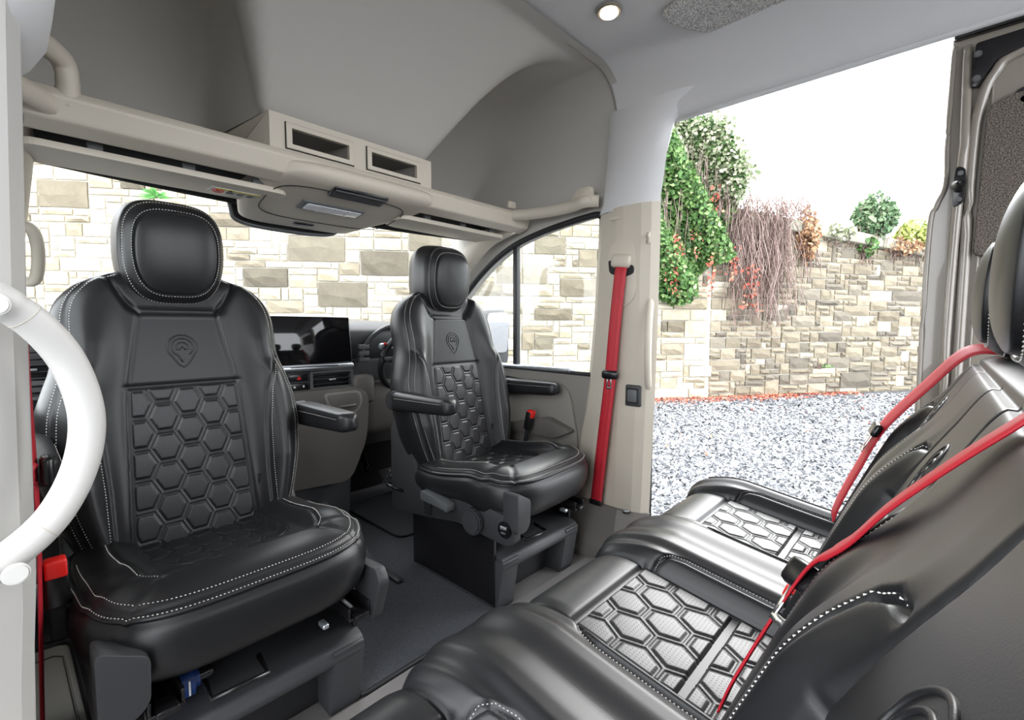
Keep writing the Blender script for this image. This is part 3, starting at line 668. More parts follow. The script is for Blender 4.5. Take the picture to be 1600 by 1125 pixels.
for side, nm, lab in ((1, 'trim_8', 'cloth covered upper pillar above the ivory trim'), (-1, 'trim_9', 'cloth covered upper pillar at top left')):
    S = []
    for z, du, y0, y1 in ((1.405, 0, .80, 1.05), (1.44, -.006, .798, 1.03), (1.50, .006, .795, 1.03), (1.60, .02, .79, 1.03), (1.70, .03, .775, 1.03), (1.77, .035, .72, 1.03), (1.80, .03, .66, 1.03)):
        u0 = .818+du; S.append([(CXV+side*a, b, z) for a, b in ((.90, y1), (u0+.02, y1), (u0, y1-.04), (u0, y0+.09), (u0+.012, y0+.04), (u0+.045, y0), (.90, y0+.035 if z < 1.65 else y0))])
    if side < 0:
        S = [[(a, b, z) for a, b in ((-.09, 1.06), (x_-.02, 1.05), (x_, 1.0), (x_, .88), (x_-.015, .83), (x_-.045, .80), (-.09, .79))] for z, x_ in ((1.305, .018), (1.325, .036), (1.36, .055), (1.41, .064), (1.47, .056), (1.56, .030), (1.68, -.01), (1.80, -.03))]
    struct(nm, autos(loft(S), 60), M['headliner'], lab, True)
struct('trim_10', autos(loft([[(CXV+u, y, z) for u, y in ((.93, 1.25), (.80, 1.25), (.775+d, 1.15), (.775+d, .93), (.80+d, .85), (.85, .812), (.93, .86))] for z, d in ((0, -.02), (.06, -.012), (.10, .0), (.19, .02), (.222, .03))]), 50), M['taupe'], 'taupe moulding at the pillar foot', None)
# things on the right pillar
single('door_seal', tube(cr([(1.712, .838, -.05), (1.708, .838, .7), (1.704, .838, 1.35)], 8), .008, 8), M['seal'], 'black rubber seal along the rear edge of the ivory pillar', 'seal')
def grab(name, label, pts, r, flat, m, caps):
    t = thing(name, label, 'grab handle', pts[0]); link('grip', tube(cr(pts, 8), r, 14, flat, up=(0, 1, 0)), m, t)
    for c in caps: link('end_cap', place(cyl((0, 0, 0), .022, .012, 'X', 24, .004), c), m, t)
    return t
grab('grab_handle', 'ivory grab handle on the rear edge of the right pillar', [(1.655, .825, 1.055), (1.635, .815, 1.03), (1.612, .808, .97), (1.605, .806, .89), (1.610, .808, .81), (1.63, .815, .745), (1.655, .825, .72)], .016, .8, M['ivory'], ())
gh = thing('grab_handle', 'large white bow grab handle in the left foreground', 'grab handle', (0, .82, .83))
gp = cr([(-.13, .74, 1.01), (-.045, .752, .996), (-.009, .77, .978), (.020, .785, .951), (.046, .80, .903), (.059, .805, .836), (.049, .80, .772), (.020, .785, .718), (-.024, .77, .684), (-.060, .752, .680), (-.14, .74, .675)], 10)
link('grip', tube(gp, [.0185 if 22 < i < len(gp)-22 else .020 for i in range(len(gp))], 20, .85, up=(0, 1, 0)), M['white_plastic'], gh)
for i0, i1 in ((26, 28), (72, 74)): link('joint_line', tube([gp[i0], tuple((np.array(gp[i0])*.8+np.array(gp[i0+1])*.2))], .0189, 20, .85, up=(0, 1, 0)), M['ivory'], gh)
for z in (.975, .675): link('end_cap', place(cyl((0, 0, 0), .012, .006, 'Y', 28, .002), (-.012, .748, z)), M['white_plastic'], gh)
co = thing('coat_hook', 'small ivory coat hook high on the right pillar', 'hook', (1.63, .81, 1.285))
link('plate', box((1.632, .828, 1.285), (.012, .02, .045), .005), M['ivory'], co); link('hook', tube([(1.625, .823, 1.295), (1.605, .816, 1.285), (1.60, .816, 1.268), (1.612, .819, 1.262)], .005, 8), M['ivory'], co)
sw = thing('pillar_switch', 'dark square push switch on the ivory pillar', 'switch', (1.622, .866, .69))
link('bezel', box((1.623, .872, .687), (.014, .066, .084), .008), M['plastic'], sw); link('button', box((1.615, .872, .687), (.012, .040, .050), .006), M['plastic_mid'], sw)
link('button_rim', box((1.618, .872, .687), (.010, .050, .062), .006), M['black_matt'], sw)
sp = thing('vent_plug', 'small round black fixing plug at the ivory pillar foot', 'plug', (1.60, .90, .225))
link('ring', cyl((1.61, .885, .226), .017, .006, 'Z', 28, .002), M['black'], sp)
for a in range(4): link('slot', place(box((0, 0, 0), (.024, .003, .003), .001), (1.61, .885, .2295), 0, a*math.pi/4), M['silver'], sp)
lab = single('pillar_tag', box((1.621, .96, 1.375), (.004, .045, .014), .002), M['ivory'], 'small blank moulded tab at the top of the ivory pillar', 'tab')
# belt on the right pillar
bo = thing('seat_belt', 'bright red seat belt hanging down the ivory pillar', 'seat belt', (1.60, .93, 1.17))
link('guide_surround', prism(rounded([(.865, 1.10), (.875, 1.26), (.90, 1.30), (.985, 1.27), (1.0, 1.15), (.985, 1.06), (.93, 1.02), (.88, 1.05)], .03), 'X', 1.617, 1.627, .004), M['ivory'], bo)
link('guide_shade', prism(rounded([(.875, 1.155), (.875, 1.185), (.985, 1.215), (.98, 1.165), (.93, 1.14)], .012), 'X', 1.611, 1.620, .002), M['black_matt'], bo)
link('guide_loop', place(box((0, 0, 0), (.030, .085, .052), .014), (1.612, .927, 1.205), R(8)), M['ivory'], bo, 'ivory belt guide')
link('webbing', ribbon(cr([(1.606, .922, 1.185), (1.600, .926, 1.14), (1.597, .943, .95), (1.594, .958, .75), (1.590, .985, .50), (1.592, 1.012, .26), (1.600, 1.018, .225)], 8), .050, .002, (0, 1, .12)), M['red'], bo)
link('webbing_rib', merge(*[ribbon(cr([(1.6045, .922+d, 1.18), (1.5985, .926+d, 1.14), (1.5955, .943+d, .95), (1.5925, .958+d, .75), (1.5885, .985+d, .50), (1.5905, 1.012+d, .26)], 8), .006, .0016, (0, 1, .12)) for d in (-.011, .006)]), M['red'], bo)
link('belt_stop', box((1.590, .957, .765), (.018, .072, .034), .010), M['black'], bo, 'black tongue moulding')
link('tongue', merge(box((1.588, .952, .735), (.003, .006, .05), .001), box((1.588, .968, .735), (.003, .006, .05), .001), box((1.588, .960, .712), (.003, .022, .007), .001), box((1.588, .960, .752), (.003, .026, .014), .001)), M['chrome'], bo, 'chrome belt tongue')
link('anchor_sleeve', box((1.594, 1.017, .235), (.012, .056, .022), .003), M['black'], bo)
# thin belt seen edge-on at the left pillar
b2 = thing('seat_belt', 'dark red seat belt seen edge-on beside the left white pillar', 'seat belt', (.01, 1.15, .6))
link('webbing', ribbon(cr([(.017, 1.16, 1.23), (.014, 1.15, 1.106), (.014, 1.15, .963), (.013, 1.15, .853), (.013, 1.15, .65), (.011, 1.15, .546), (.0, 1.15, .249), (-.006, 1.15, .03)], 8), .046, .002, (.12, .99, 0)), M['red'], b2)
link('tongue_moulding', box((.028, 1.15, .70), (.018, .05, .05), .008), M['black'], b2, 'black tongue moulding'); link('webbing_bight', tube([(.010, 1.13, .72), (-.004, 1.12, .70), (.008, 1.13, .68)], .007, 8, 1.6), M['red'], b2)
# ---- cab side: door panel, window frame, glass (right and, mostly hidden, left)
wt = cr([(1.055, 1.405), (1.10, 1.418), (1.30, 1.398), (1.45, 1.372), (1.58, 1.335), (1.72, 1.265), (1.86, 1.165), (2.02, 1.02), (2.22, .80)], 6)
for side, k in ((1, 2), (-1, 3)):
    X = lambda u: CXV+side*u
    up = [(1.0, 1.50), (2.0, 1.50), (2.05, 1.30), (2.35, .82), (2.32, .76), (2.22, .80)]+wt[::-1][1:]+[(1.0, 1.40)]
    struct('wall_right_cab' if side > 0 else 'wall_left_cab', prism(up, 'X', X(.865), X(.93), .006), M['headliner_cab'], 'cloth trim band over the %s cab window' % ('right' if side > 0 else 'left'), None).name = 'wall_right' if side > 0 else 'wall_left'
    fr = [(X(.868), y, z) for y, z in wt]+[(X(.868), 2.22, .765), (X(.868), 1.10, .748)]
    w = struct('window_%d' % k, merge(tube(fr[:len(wt)], .014, 8), tube(fr[len(wt)-1:], .010, 8)), M['seal'], 'cab side window with black rubber frame', True)
    link('divider_bar', bx((X(.87), 1.537, .75), (X(.90), 1.562, 1.352), .004), M['seal'], w, 'black upright window divider')
    link('pane', prism([(y, z) for y, z in wt]+[(2.22, .76), (1.07, .74)], 'X', X(.895), X(.899), 0), M['glass'], w, None, False)
    d = struct('door_%d' % k, autos(prism(rounded([(1.10, -.05), (1.12, .50), (1.08, .66), (1.095, .745), (1.70, .760), (2.30, .765), (2.4, .3), (2.3, -.05)], .02), 'X', X(.862), X(.93), .008), 40), M['taupe_light'], 'grey moulded cab door panel', None)
    link('lower_panel', prism(rounded([(1.14, .05), (1.16, .48), (1.20, .66), (1.25, .70), (1.50, .705), (1.56, .64), (1.80, .60), (2.2, .60), (2.2, .05)], .04), 'X', X(.848), X(.866), .008), M['taupe_light'], d)
    link('armrest_ledge', prism(rounded([(1.16, .50), (1.30, .545), (1.50, .50), (1.62, .50), (1.62, .46), (1.45, .455), (1.25, .46)], .02), 'X', X(.80), X(.856), .012), M['taupe'], d)
    link('door_pull', prism(rounded([(1.44, .70), (1.60, .715), (1.60, .62), (1.50, .63)], .02), 'X', X(.838), X(.85), .004), M['black_matt'], d, 'black inner door pull recess')
    link('map_pocket', bx((X(.82), 1.2, .10), (X(.856), 1.95, .30), .02), M['taupe'], d)
    link('sill_strip', bx((X(.85), 1.20, .752), (X(.90), 2.2, .770), .006), M['silver'], d)
# A pillars
struct('firewall', bx((-.06, 2.42, -.06), (1.70, 2.46, .95), .0), M['black_matt'], 'dark bulkhead in front of the footwells').name = 'trim_15'
for side, n in ((1, 11), (-1, 12)):
    X = lambda u: CXV+side*u
    P = cr([(X(.80), 1.50, 1.435), (X(.79), 1.66, 1.385), (X(.80), 1.82, 1.29), (X(.815), 2.0, 1.165), (X(.83), 2.2, 1.01), (X(.84), 2.4, .86)], 8)
    struct('trim_%d' % n, tube(P, .050, 16, .75, up=(side, 0, .3)), M['ivory'], 'ivory windscreen pillar trim on the %s' % ('right' if side > 0 else 'left'), True)
    grab('grab_handle', 'small ivory handle on the %s windscreen pillar' % ('right' if side > 0 else 'left'), [(X(.79), 1.88, 1.235), (X(.76), 1.87, 1.22), (X(.75), 1.91, 1.16), (X(.76), 1.97, 1.09), (X(.80), 1.99, 1.09)], .015, .8, M['ivory'], ())
# windscreen
Xw = np.linspace(.0, 1.62, 24); tw = np.linspace(0, 1, 16); T, XX = np.meshgrid(tw, Xw, indexing='ij'); bul = .10*(1-((XX-CXV)/.81)**2)
w = struct('window_1', grid('windscreen', XX, 1.74+T*.85+bul, 1.405-T*.45), M['glass'], 'curved windscreen', True)
tu = [(x, 1.735+.10*(1-((x-CXV)/.81)**2), 1.40) for x in np.linspace(.02, 1.60, 24)]
link('header_band', tube(tu, .022, 8), M['black_matt'], w, 'black band along the windscreen top')
fb = cr([(.535, 1.84, 1.42), (.545, 1.84, 1.335), (.565, 1.85, 1.298), (.68, 1.86, 1.285), (.88, 1.86, 1.292), (.95, 1.85, 1.33), (1.0, 1.84, 1.40)], 6)
link('sensor_shade', prism([(x, z+.035) for x, y, z in fb], 'Y', 1.850, 1.856, 0), M['black_matt'], w)
link('dotted_edge', tube([(x, 1.86, z+.035) for x, y, z in fb], .010, 8), M['plastic_mid'], w, 'grey dotted edge of the sensor shade')
# ---- overhead shelf, cubby box, visors, console
sh = [(1.428, 1.452), (1.440, 1.472), (1.47, 1.476), (1.95, 1.47), (1.95, 1.43), (1.74, 1.43), (1.70, 1.43), (1.55, 1.43), (1.512, 1.395), (1.495, 1.388), (1.445, 1.405)]
struct('trim_13', autos(prism(sh, 'X', -.05, 1.66, .006), 40), M['ivory'], 'pale overhead shelf moulding across the cab', None)
struct('trim_14', bx((.0, 1.52, 1.418), (1.62, 1.73, 1.432), .002), M['black_matt'], 'black slot lining above the sun visors', None)
cb = thing('cubby_box', 'ivory overhead box with two open cubbies', 'storage box', (.82, 1.45, 1.46))
def frame_rect(x0, x1, z0, z1, holes, y0, y1, taper=.0):
    bm = bmesh.new()
    xs = sorted({x0, x1, *[h[0] for h in holes], *[h[1] for h in holes]}); zs = sorted({z0, z1, *[h[2] for h in holes], *[h[3] for h in holes]})
    for a, b in zip(xs[:-1], xs[1:]):
        for c, d in zip(zs[:-1], zs[1:]):
            mx, mz = (a+b)/2, (c+d)/2
            if any(h[0] < mx < h[1] and h[2] < mz < h[3] for h in holes): continue
            g = bmesh.ops.create_cube(bm, size=1)['verts']; bmesh.ops.scale(bm, vec=(b-a, y1-y0, d-c), verts=g); bmesh.ops.translate(bm, vec=(mx, (y0+y1)/2, mz), verts=g)
    bmesh.ops.remove_doubles(bm, verts=bm.verts, dist=1e-5); return bm_me(bm)
hol = [(.587, .775, 1.488, 1.540), (.848, 1.038, 1.490, 1.542)]
link('face', frame_rect(.53, 1.103, 1.462, 1.572, hol, 1.445, 1.46), M['ivory'], cb, smooth=False)
for i, (x0, x1, z0, z1) in enumerate(hol):
    link('cubby_rim', frame_rect(x0-.012, x1+.012, z0-.010, z1+.010, [(x0+.004, x1-.004, z0+.003, z1-.003)], 1.438, 1.452), M['ivory'], cb, smooth=False)
    link('rim_gap', frame_rect(x0-.0145, x1+.0145, z0-.0125, z1+.0125, [(x0, x1, z0, z1)], 1.4425, 1.4475), M['black_matt'], cb, smooth=False)
    a = .03; q = [(x0, 1.455, z0), (x1, 1.455, z0), (x1, 1.455, z1), (x0, 1.455, z1), (x0+a, 1.58, z0+.01), (x1-a, 1.58, z0+.01), (x1-a, 1.58, z1), (x0+a, 1.58, z1)]
    link('cubby_liner', pyd('liner', q, [(0, 4, 5, 1), (1, 5, 6, 2), (2, 6, 7, 3), (3, 7, 4, 0), (4, 7, 6, 5)]), M['taupe_light'], cb, 'grey cubby interior', False)
side_q = lambda x0, x1: pyd('side', [(x0, 1.445, 1.462), (x0, 1.445, 1.572), (x1, 1.80, 1.56), (x1, 1.62, 1.455), (x1, 1.80, 1.45)], [(0, 1, 2, 4, 3)])
link('side_panel', side_q(.53, .475), M['ivory'], cb, smooth=False); link('side_panel', side_q(1.103, 1.15), M['ivory'], cb, smooth=False)
link('top_panel', pyd('top', [(.53, 1.445, 1.572), (1.103, 1.445, 1.572), (1.15, 1.8, 1.57), (.475, 1.8, 1.57)], [(0, 1, 2, 3)]), M['ivory'], cb, smooth=False)
def visor(name, label, x0, x1, sgn):
    t = thing(name, label, 'sun visor', ((x0+x1)/2, 1.6, 1.37), 0, 'sun visors')
    o = rounded([(x0, 1.535), (x1, 1.535), (x1, 1.66), (x1-.05*sgn if sgn > 0 else x1, 1.70), (x0+(.05 if sgn < 0 else 0), 1.70), (x0, 1.66)], .035)
    me = prism(o, 'Z', -.008, .008, .007, 3); sl = Matrix.Translation((0, 1.52, 1.374)) @ Matrix.Rotation(R(0), 4, 'X') @ Matrix.Translation((0, -1.52, 0)); me.transform(sl)
    link('flap', me, M['ivory'], t)
    for f in (.22, .55, .85): link('clip', box((x0+(x1-x0)*f, 1.545, 1.385), (.03, .016, .03), .003), M['plastic_mid'], t)
    return t, sl
v1, sl = visor('sun_visor', 'pale sun visor with warning label above the nearer cab seat', .03, .615, 1)
def onv(x0, x1, y0, y1, lift): m = bx((x0, y0, -.0092-lift), (x1, y1, -.008), .0); m.transform(sl); return m
l = link('warning_label', onv(.42, .555, 1.60, 1.66, .0004), M['label'], v1, 'white warning label with yellow strip', False)
link('yellow_strip', onv(.435, .554, 1.601, 1.617, .0010), M['yellow'], l, None, False)
def txt(s, size, M4, material, parent, name='lettering', ext=.0004):
    cu = bpy.data.curves.new('t', 'FONT'); cu.body = s; cu.size = size; cu.extrude = ext; cu.align_x = 'CENTER'; cu.align_y = 'CENTER'
    o = bpy.data.objects.new('t', cu); C.objects.link(o); me = bpy.data.meshes.new_from_object(o); bpy.data.objects.remove(o); me.transform(M4); return link(name, me, material, parent, None, False)
ring = tube([(.445+.014*math.cos(a), 1.635+.016*math.sin(a), -.0098) for a in np.linspace(0, 2*math.pi, 24, endpoint=False)], .0022, 5, closed=True); ring.transform(sl); link('no_child_seat_sign', ring, M['red_plastic'], l)
bar = tube([(.435, 1.624, -.0098), (.455, 1.646, -.0098)], .0018, 5); bar.transform(sl); link('sign_bar', bar, M['red_plastic'], l)
for k in range(4):
    for j in range(3):
        m = onv(.468+j*.028, .468+j*.028+.018+.006*((k+j) % 2), 1.624+k*.008, 1.626+k*.008, .0012); link('print_line', m, M['black_matt'], l, None, False)
tri = prism([(.468, 1.615), (.478, 1.615), (.473, 1.605)], 'Z', -.0115, -.0092, 0); tri.transform(sl); link('warning_triangle', tri, M['black_matt'], l, None, False)
visor('sun_visor', 'plain pale sun visor above the driver window side', 1.03, 1.60, -1)
cs = thing('overhead_console', 'ivory overhead console with map lamp and black grille', 'console', (.8, 1.6, 1.40))
DZ = .0; ZL = ([1.45, 1.50, 1.60, 1.68, 1.75, 1.81], [1.392, 1.383, 1.364, 1.349, 1.336, 1.326]); S = []
for y, x0, x1, z0, z1 in ((1.402, .66, 1.05, 1.418, 1.435), (1.415, .60, 1.085, 1.402, 1.448), (1.45, .56, 1.105, 1.392, 1.455), (1.50, .535, 1.11, 1.383, 1.46), (1.60, .515, 1.09, 1.364, 1.46), (1.68, .515, 1.04, 1.349, 1.45), (1.75, .53, 1.0, 1.336, 1.44), (1.81, .55, .97, 1.326, 1.42), (1.838, .57, .94, 1.335, 1.41)):
    th = np.linspace(0, 2*math.pi, 64, endpoint=False); c, s = np.cos(th), np.sin(th); e = 5; r = (np.abs(c)**e+np.abs(s)**e)**(-1/e)
    S.append([((x0+x1)/2+(x1-x0)/2*a, y, (z0+z1)/2+(z1-z0)/2*b+DZ) for a, b in zip(c*r, s*r)])
link('housing', autos(loft(S), 50), M['ivory'], cs)
tl = R(-10.7)
def onc(sx_, sy, sz, x, y, bev=.004):
    z = np.interp(y, *ZL); return place(box((0, 0, 0), (sx_, sy, sz), bev), (x, y, z+DZ), tl)
sq = np.linspace(0, 2*math.pi, 48, endpoint=False)
link('panel_seam', tube([(.80+.235*np.sign(math.cos(a))*abs(math.cos(a))**.5, 1.60+.13*np.sign(math.sin(a))*abs(math.sin(a))**.5, float(np.interp(1.60+.13*np.sign(math.sin(a))*abs(math.sin(a))**.5, *ZL))+DZ-.0005) for a in sq], .0016, 6, closed=True), M['black_matt'], cs)
g = link('grille', onc(.195, .066, .016, .815, 1.463, .008), M['black'], cs, 'black speaker grille')
for k in range(9): link('grille_rib', onc(.185, .002, .020, .815, 1.438+k*.0062, .0005), M['plastic'], g)
lf = link('lamp_frame', onc(.225, .068, .012, .785, 1.597, .006), M['plastic_mid'], cs); link('lens', onc(.198, .050, .018, .788, 1.597, .006), M['lens'], lf, 'clear map lamp lens')
for dx in (-.05, 0, .05): link('lens_rib', onc(.003, .048, .021, .788+dx, 1.597, .0008), M['silver'], lf)
link('microphone', onc(.072, .026, .014, .755, 1.762, .006), M['black'], cs, 'small black microphone window')
# bracket handles at both shelf ends
for side, lab in ((1, 'ivory bracket handle at the right shelf end'), (-1, 'ivory loop bracket handle at the left shelf end')):
    X = lambda u: CXV+side*u
    t = thing('bracket_handle', lab, 'grab handle', (X(.78), 1.43, 1.45))
    link('arm', tube(cr([(X(.73), 1.46, 1.452), (X(.76), 1.38, 1.448), (X(.785), 1.28, 1.448), (X(.80), 1.17, 1.452), (X(.80), 1.10, 1.46), (X(.83), 1.05, 1.46)] if side > 0 else [(.09, 1.46, 1.435), (.04, 1.40, 1.435), (-.02, 1.32, 1.435), (-.05, 1.25, 1.435)], 8), .019, 12, 1.3), M['ivory'], t)
    if side < 0: link('loop', tube(cr([(.105, 1.455, 1.44), (.110, 1.445, 1.49), (.102, 1.43, 1.528), (.066, 1.38, 1.535), (.015, 1.30, 1.525), (-.03, 1.22, 1.52)], 8), .021, 12, 1.1), M['ivory'], t)
    else: link('end_tab', prism(rounded([(1.06, 1.455), (1.07, 1.52), (1.13, 1.515), (1.18, 1.455)], .012), 'X', X(.795), X(.82), .005), M['ivory'], t)
    if side > 0: link('hook_tab', box((1.53, 1.43, 1.49), (.045, .02, .03), .006), M['ivory'], t)
hk = thing('visor_bracket', 'grey plastic catch beside the left white pillar top', 'bracket', (.03, 1.15, 1.27)); link('catch', bx((-.02, 1.05, 1.266), (.028, 1.09, 1.285), .006), M['plastic_mid'], hk); link('catch_lower', bx((-.02, 1.05, 1.235), (.022, 1.09, 1.268), .006), M['white_plastic'], hk)
# ceiling fittings
lt = thing('ceiling_light', 'round glowing downlight in the pale ceiling', 'ceiling light', (1.36, .86, 1.935))
link('ring', place(cyl((0, 0, 0), .040, .012, 'Z', 48, .004), (1.318, .815, 1.934)), M['lamp_ring'], lt); link('diffuser', place(cyl((0, 0, 0), .027, .008, 'Z', 40, .002), (1.318, .815, 1.9275)), M['lamp_on'], lt)
single('blind_panel', prism(rounded([(1.42, .73), (1.655, .60), (1.655, -.6), (1.40, -.6)], .09), 'Z', 1.915, 1.942, .008), M['speckle'], 'grey speckled carpet panel on the ceiling', 'ceiling panel', None, None)
# ---- dashboard
da = thing('dashboard', 'dark dashboard with vents and cup holder behind the cab seats', 'dashboard', (.81, 2.1, .3))
up_ = cr([(2.62, .95), (2.3, .985), (2.08, .975), (2.0, .95), (1.975, .91), (1.985, .84), (2.0, .80)], 5)
link('upper_pad', autos(prism(list(up_)+[(2.6, .80)], 'X', -.05, 1.67, .006), 50), M['plastic'], da)
link('mid_band', bx((-.05, 1.985, .685), (1.67, 2.4, .805), .01), M['plastic'], da)
link('lower_panel', autos(prism(rounded([(1.965, .70), (1.96, .60), (1.99, .45), (2.10, .36), (2.4, .36), (2.4, .70)], .03), 'X', -.05, 1.67, .01), 50), M['taupe'], da, 'taupe lower dashboard')
link('glovebox_line', merge(bx((-.02, 1.955, .615), (.60, 1.97, .619), 0), bx((.13, 1.955, .46), (.134, 1.985, .617), 0)), M['black_matt'], da)
link('side_taupe', bx((1.03, 1.93, .60), (1.14, 2.2, .735), .02), M['taupe'], da)
def vent(name, x0, x1, z0, z1, y, lab):
    v = link(name, frame_rect(x0, x1, z0, z1, [(x0+.012, x1-.012, z0+.010, z1-.010)], y-.012, y+.02), M['plastic_mid'], da, lab, False)
    link('duct', bx((x0+.01, y+.012, z0+.008), (x1-.01, y+.03, z1-.008), 0), M['black_matt'], v)
    n = max(3, int((z1-z0-.02)/.020))
    for k in range(n): link('vane', box(((x0+x1)/2, y+.004, z0+.010+(k+.5)*(z1-z0-.02)/n), (x1-x0-.024, .022, .003), .001, (R(-20), 'X')), M['plastic'], v)
    link('thumb_tab', box(((x0+x1)/2, y-.010, (z0+z1)/2), (.03, .012, .008), .003), M['silver'], v)
vent('air_vent', .84, 1.035, .685, .765, 1.955, 'wide centre air vent'); vent('air_vent', .56, .745, .685, .765, 1.955, 'wide centre air vent'); vent('air_vent', -.03, .085, .735, .915, 1.975, 'square outer air vent')
link('vent_shoulder', autos(prism(rounded([(.52, .665), (1.05, .665), (1.085, .73), (1.05, .785), (.54, .785), (.50, .73)], .02), 'Y', 1.968, 2.02, .006), 50), M['plastic'], da)
sb = link('switch_block', bx((.745, 1.945, .678), (.84, 1.965, .768), .005), M['plastic'], da)
hz = link('hazard_switch', bx((.753, 1.940, .728), (.833, 1.950, .758), .003), M['black'], sb)
link('hazard_triangle', prism([(.783, .735), (.803, .735), (.793, .752)], 'Y', 1.9385, 1.9405, 0), M['red_plastic'], hz, 'red hazard triangle', False)
lo_ = link('lower_switch', bx((.753, 1.940, .690), (.833, 1.950, .720), .003), M['black'], sb)
link('switch_mark', merge(bx((.770, 1.939, .702), (.778, 1.9405, .709), 0), bx((.808, 1.939, .702), (.814, 1.9405, .711), 0)), M['label'], lo_, None, False)
# central stack with cup holder
stk = rounded([(.66, .30), (.60, .66), (.64, .69), (1.02, .69), (1.075, .655), (1.06, .45), (.98, .28)], .05)
link('centre_stack', autos(prism(stk, 'Y', 1.88, 2.1, .03, 4), 50), M['taupe'], da, 'taupe centre stack moulding')
cu = link('cup_recess', autos(prism(rounded([(.86, .675), (1.03, .675), (1.04, .62), (1.01, .575), (.93, .575), (.89, .60)], .025), 'Y', 1.872, 1.884, .003), 50), M['taupe_light'], da)
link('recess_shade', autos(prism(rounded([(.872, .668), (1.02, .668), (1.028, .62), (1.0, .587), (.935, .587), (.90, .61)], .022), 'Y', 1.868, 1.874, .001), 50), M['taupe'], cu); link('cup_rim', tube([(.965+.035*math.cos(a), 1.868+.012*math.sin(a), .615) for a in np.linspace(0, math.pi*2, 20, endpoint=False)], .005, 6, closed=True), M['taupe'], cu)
link('tunnel', autos(prism(rounded([(.68, 0), (.66, .32), (1.02, .32), (1.0, 0)], .05), 'Y', 1.95, 2.4, .02), 50), M['plastic'], da)
link('tunnel_cover', autos(prism(rounded([(1.45, .012), (1.50, .05), (1.9, .17), (2.1, .25), (2.1, .012)], .02), 'X', .72, .90, .03), 50), M['carpet'], da, 'carpeted tunnel', None)
link('tunnel_strip', place(box((0, 0, 0), (.025, .26, .012), .004), (.92, 1.55, .022)), M['plastic'], da)
# driver's binnacle, wheel
bn = link('binnacle', autos(loft([[(1.33+a*k, y, .80+b*k2) for a, b in [(.25*math.cos(t), .175*math.sin(t)) for t in np.linspace(0, math.pi, 24)]] for y, k, k2 in ((2.2, .95, .9), (2.02, 1.0, 1.0), (1.96, 1.0, 1.0), (1.955, .95, .95), (1.97, .90, .90), (2.10, .88, .86))], cap=False, closed=False), 60), M['plastic'], da, 'instrument hood')
link('cluster_face', bx((1.12, 2.08, .78), (1.54, 2.10, .95), .01), M['screen'], bn)
for dx in (-.10, .10): link('dial_ring', tube([(1.33+dx+.05*math.cos(a), 2.07, .86+.05*math.sin(a)) for a in np.linspace(0, 2*math.pi, 32, endpoint=False)], .004, 6, closed=True), M['silver'], bn)
link('side_buttons', merge(*[bx((1.075, 1.955, .79+.03*k), (1.125, 1.972, .812+.03*k), .003) for k in range(3)]), M['plastic_mid'], da, kind='stuff')
sk = link('stalk', tube([(1.27, 1.93, .845), (1.19, 1.885, .855), (1.14, 1.87, .865)], [.010, .009, .013], 10), M['plastic'], da); link('stalk_end', cyl((1.135, 1.868, .866), .014, .02, 'X', 20, .004), M['silver'], sk, 'silver stalk tip'); link('stalk_mark', box((1.15, 1.862, .875), (.014, .008, .012), .002), M['red_plastic'], sk)
stw = thing('steering_wheel', 'black steering wheel almost hidden behind the farther cab seat', 'steering wheel', (1.33, 1.88, .82))
def tilt(m): m.transform(Matrix.Translation((1.34, 1.90, .80)) @ Matrix.Rotation(R(28), 4, 'X')); return m
link('rim', tilt(tube([(.185*math.cos(a), 0, .185*math.sin(a)) for a in np.linspace(0, 2*math.pi, 48, endpoint=False)], .015, 10, closed=True)), M['leather_dull'], stw)
link('hub', tilt(box((0, .01, 0), (.15, .05, .13), .03)), M['plastic'], stw)
for a, b in (((-.17, 0, 0), (-.06, 0, 0)), ((.17, 0, 0), (.06, 0, 0)), ((0, 0, -.17), (0, 0, -.05))): link('spoke', tilt(tube([a, b], .014, 8)), M['plastic'], stw)
# touchscreen
ts = thing('touchscreen', 'large black touchscreen standing on the dashboard', 'screen', (.86, 1.93, .76))
def scr(m): m.transform(Matrix.Translation((.845, 1.925, .885)) @ Matrix.Rotation(R(-6), 4, 'X')); return m
link('bezel', scr(box((0, .012, 0), (.352, .022, .232), .010, None, 3)), M['silver'], ts, 'bright silver screen surround'); link('glass', scr(box((0, .0, .012), (.340, .010, .200), .005)), M['screen'], ts, 'glossy black glass')
link('touch_bar', scr(box((0, -.004, -.101), (.345, .022, .018), .005)), M['silver'], ts, 'silver touch strip'); link('slider', scr(box((.0, -.016, -.098), (.20, .003, .004), .001)), M['screen'], ts); link('mount', bx((.74, 1.95, .80), (.95, 2.02, .95), .02), M['plastic'], ts)
# pedals
pd = thing('accelerator_pedal', 'metal studded pedal in the driver footwell', 'pedal', (1.5, 2.3, .1))
link('plate', place(box((0, 0, 0), (.08, .015, .15), .006), (1.40, 2.24, .10), R(-50)), M['plastic_mid'], pd)
for i in range(3):
    for j in range(5): link('stud', place(box((0, 0, 0), (.012, .012, .012), .003), (1.375+.025*i, 2.235-.038*(.5-j*.25)*2*.75, .105+.02-(.5-j*.25)*.0+(j-2)*-.018), R(-50)), M['silver'], pd)
bp_ = single('brake_pedal', tube(cr([(1.30, 2.42, .40), (1.29, 2.36, .28), (1.28, 2.27, .17)], 6), .014, 8), M['black'], 'black pedal arm hanging under the dashboard', 'pedal')
single('seat_lever', tube(cr([(1.055, 1.56, .30), (1.0, 1.60, .325), (.975, 1.585, .335), (.985, 1.54, .325), (1.03, 1.53, .30)], 6), .006, 8), M['black'], 'black wire lever behind the farther cab seat base', 'lever')
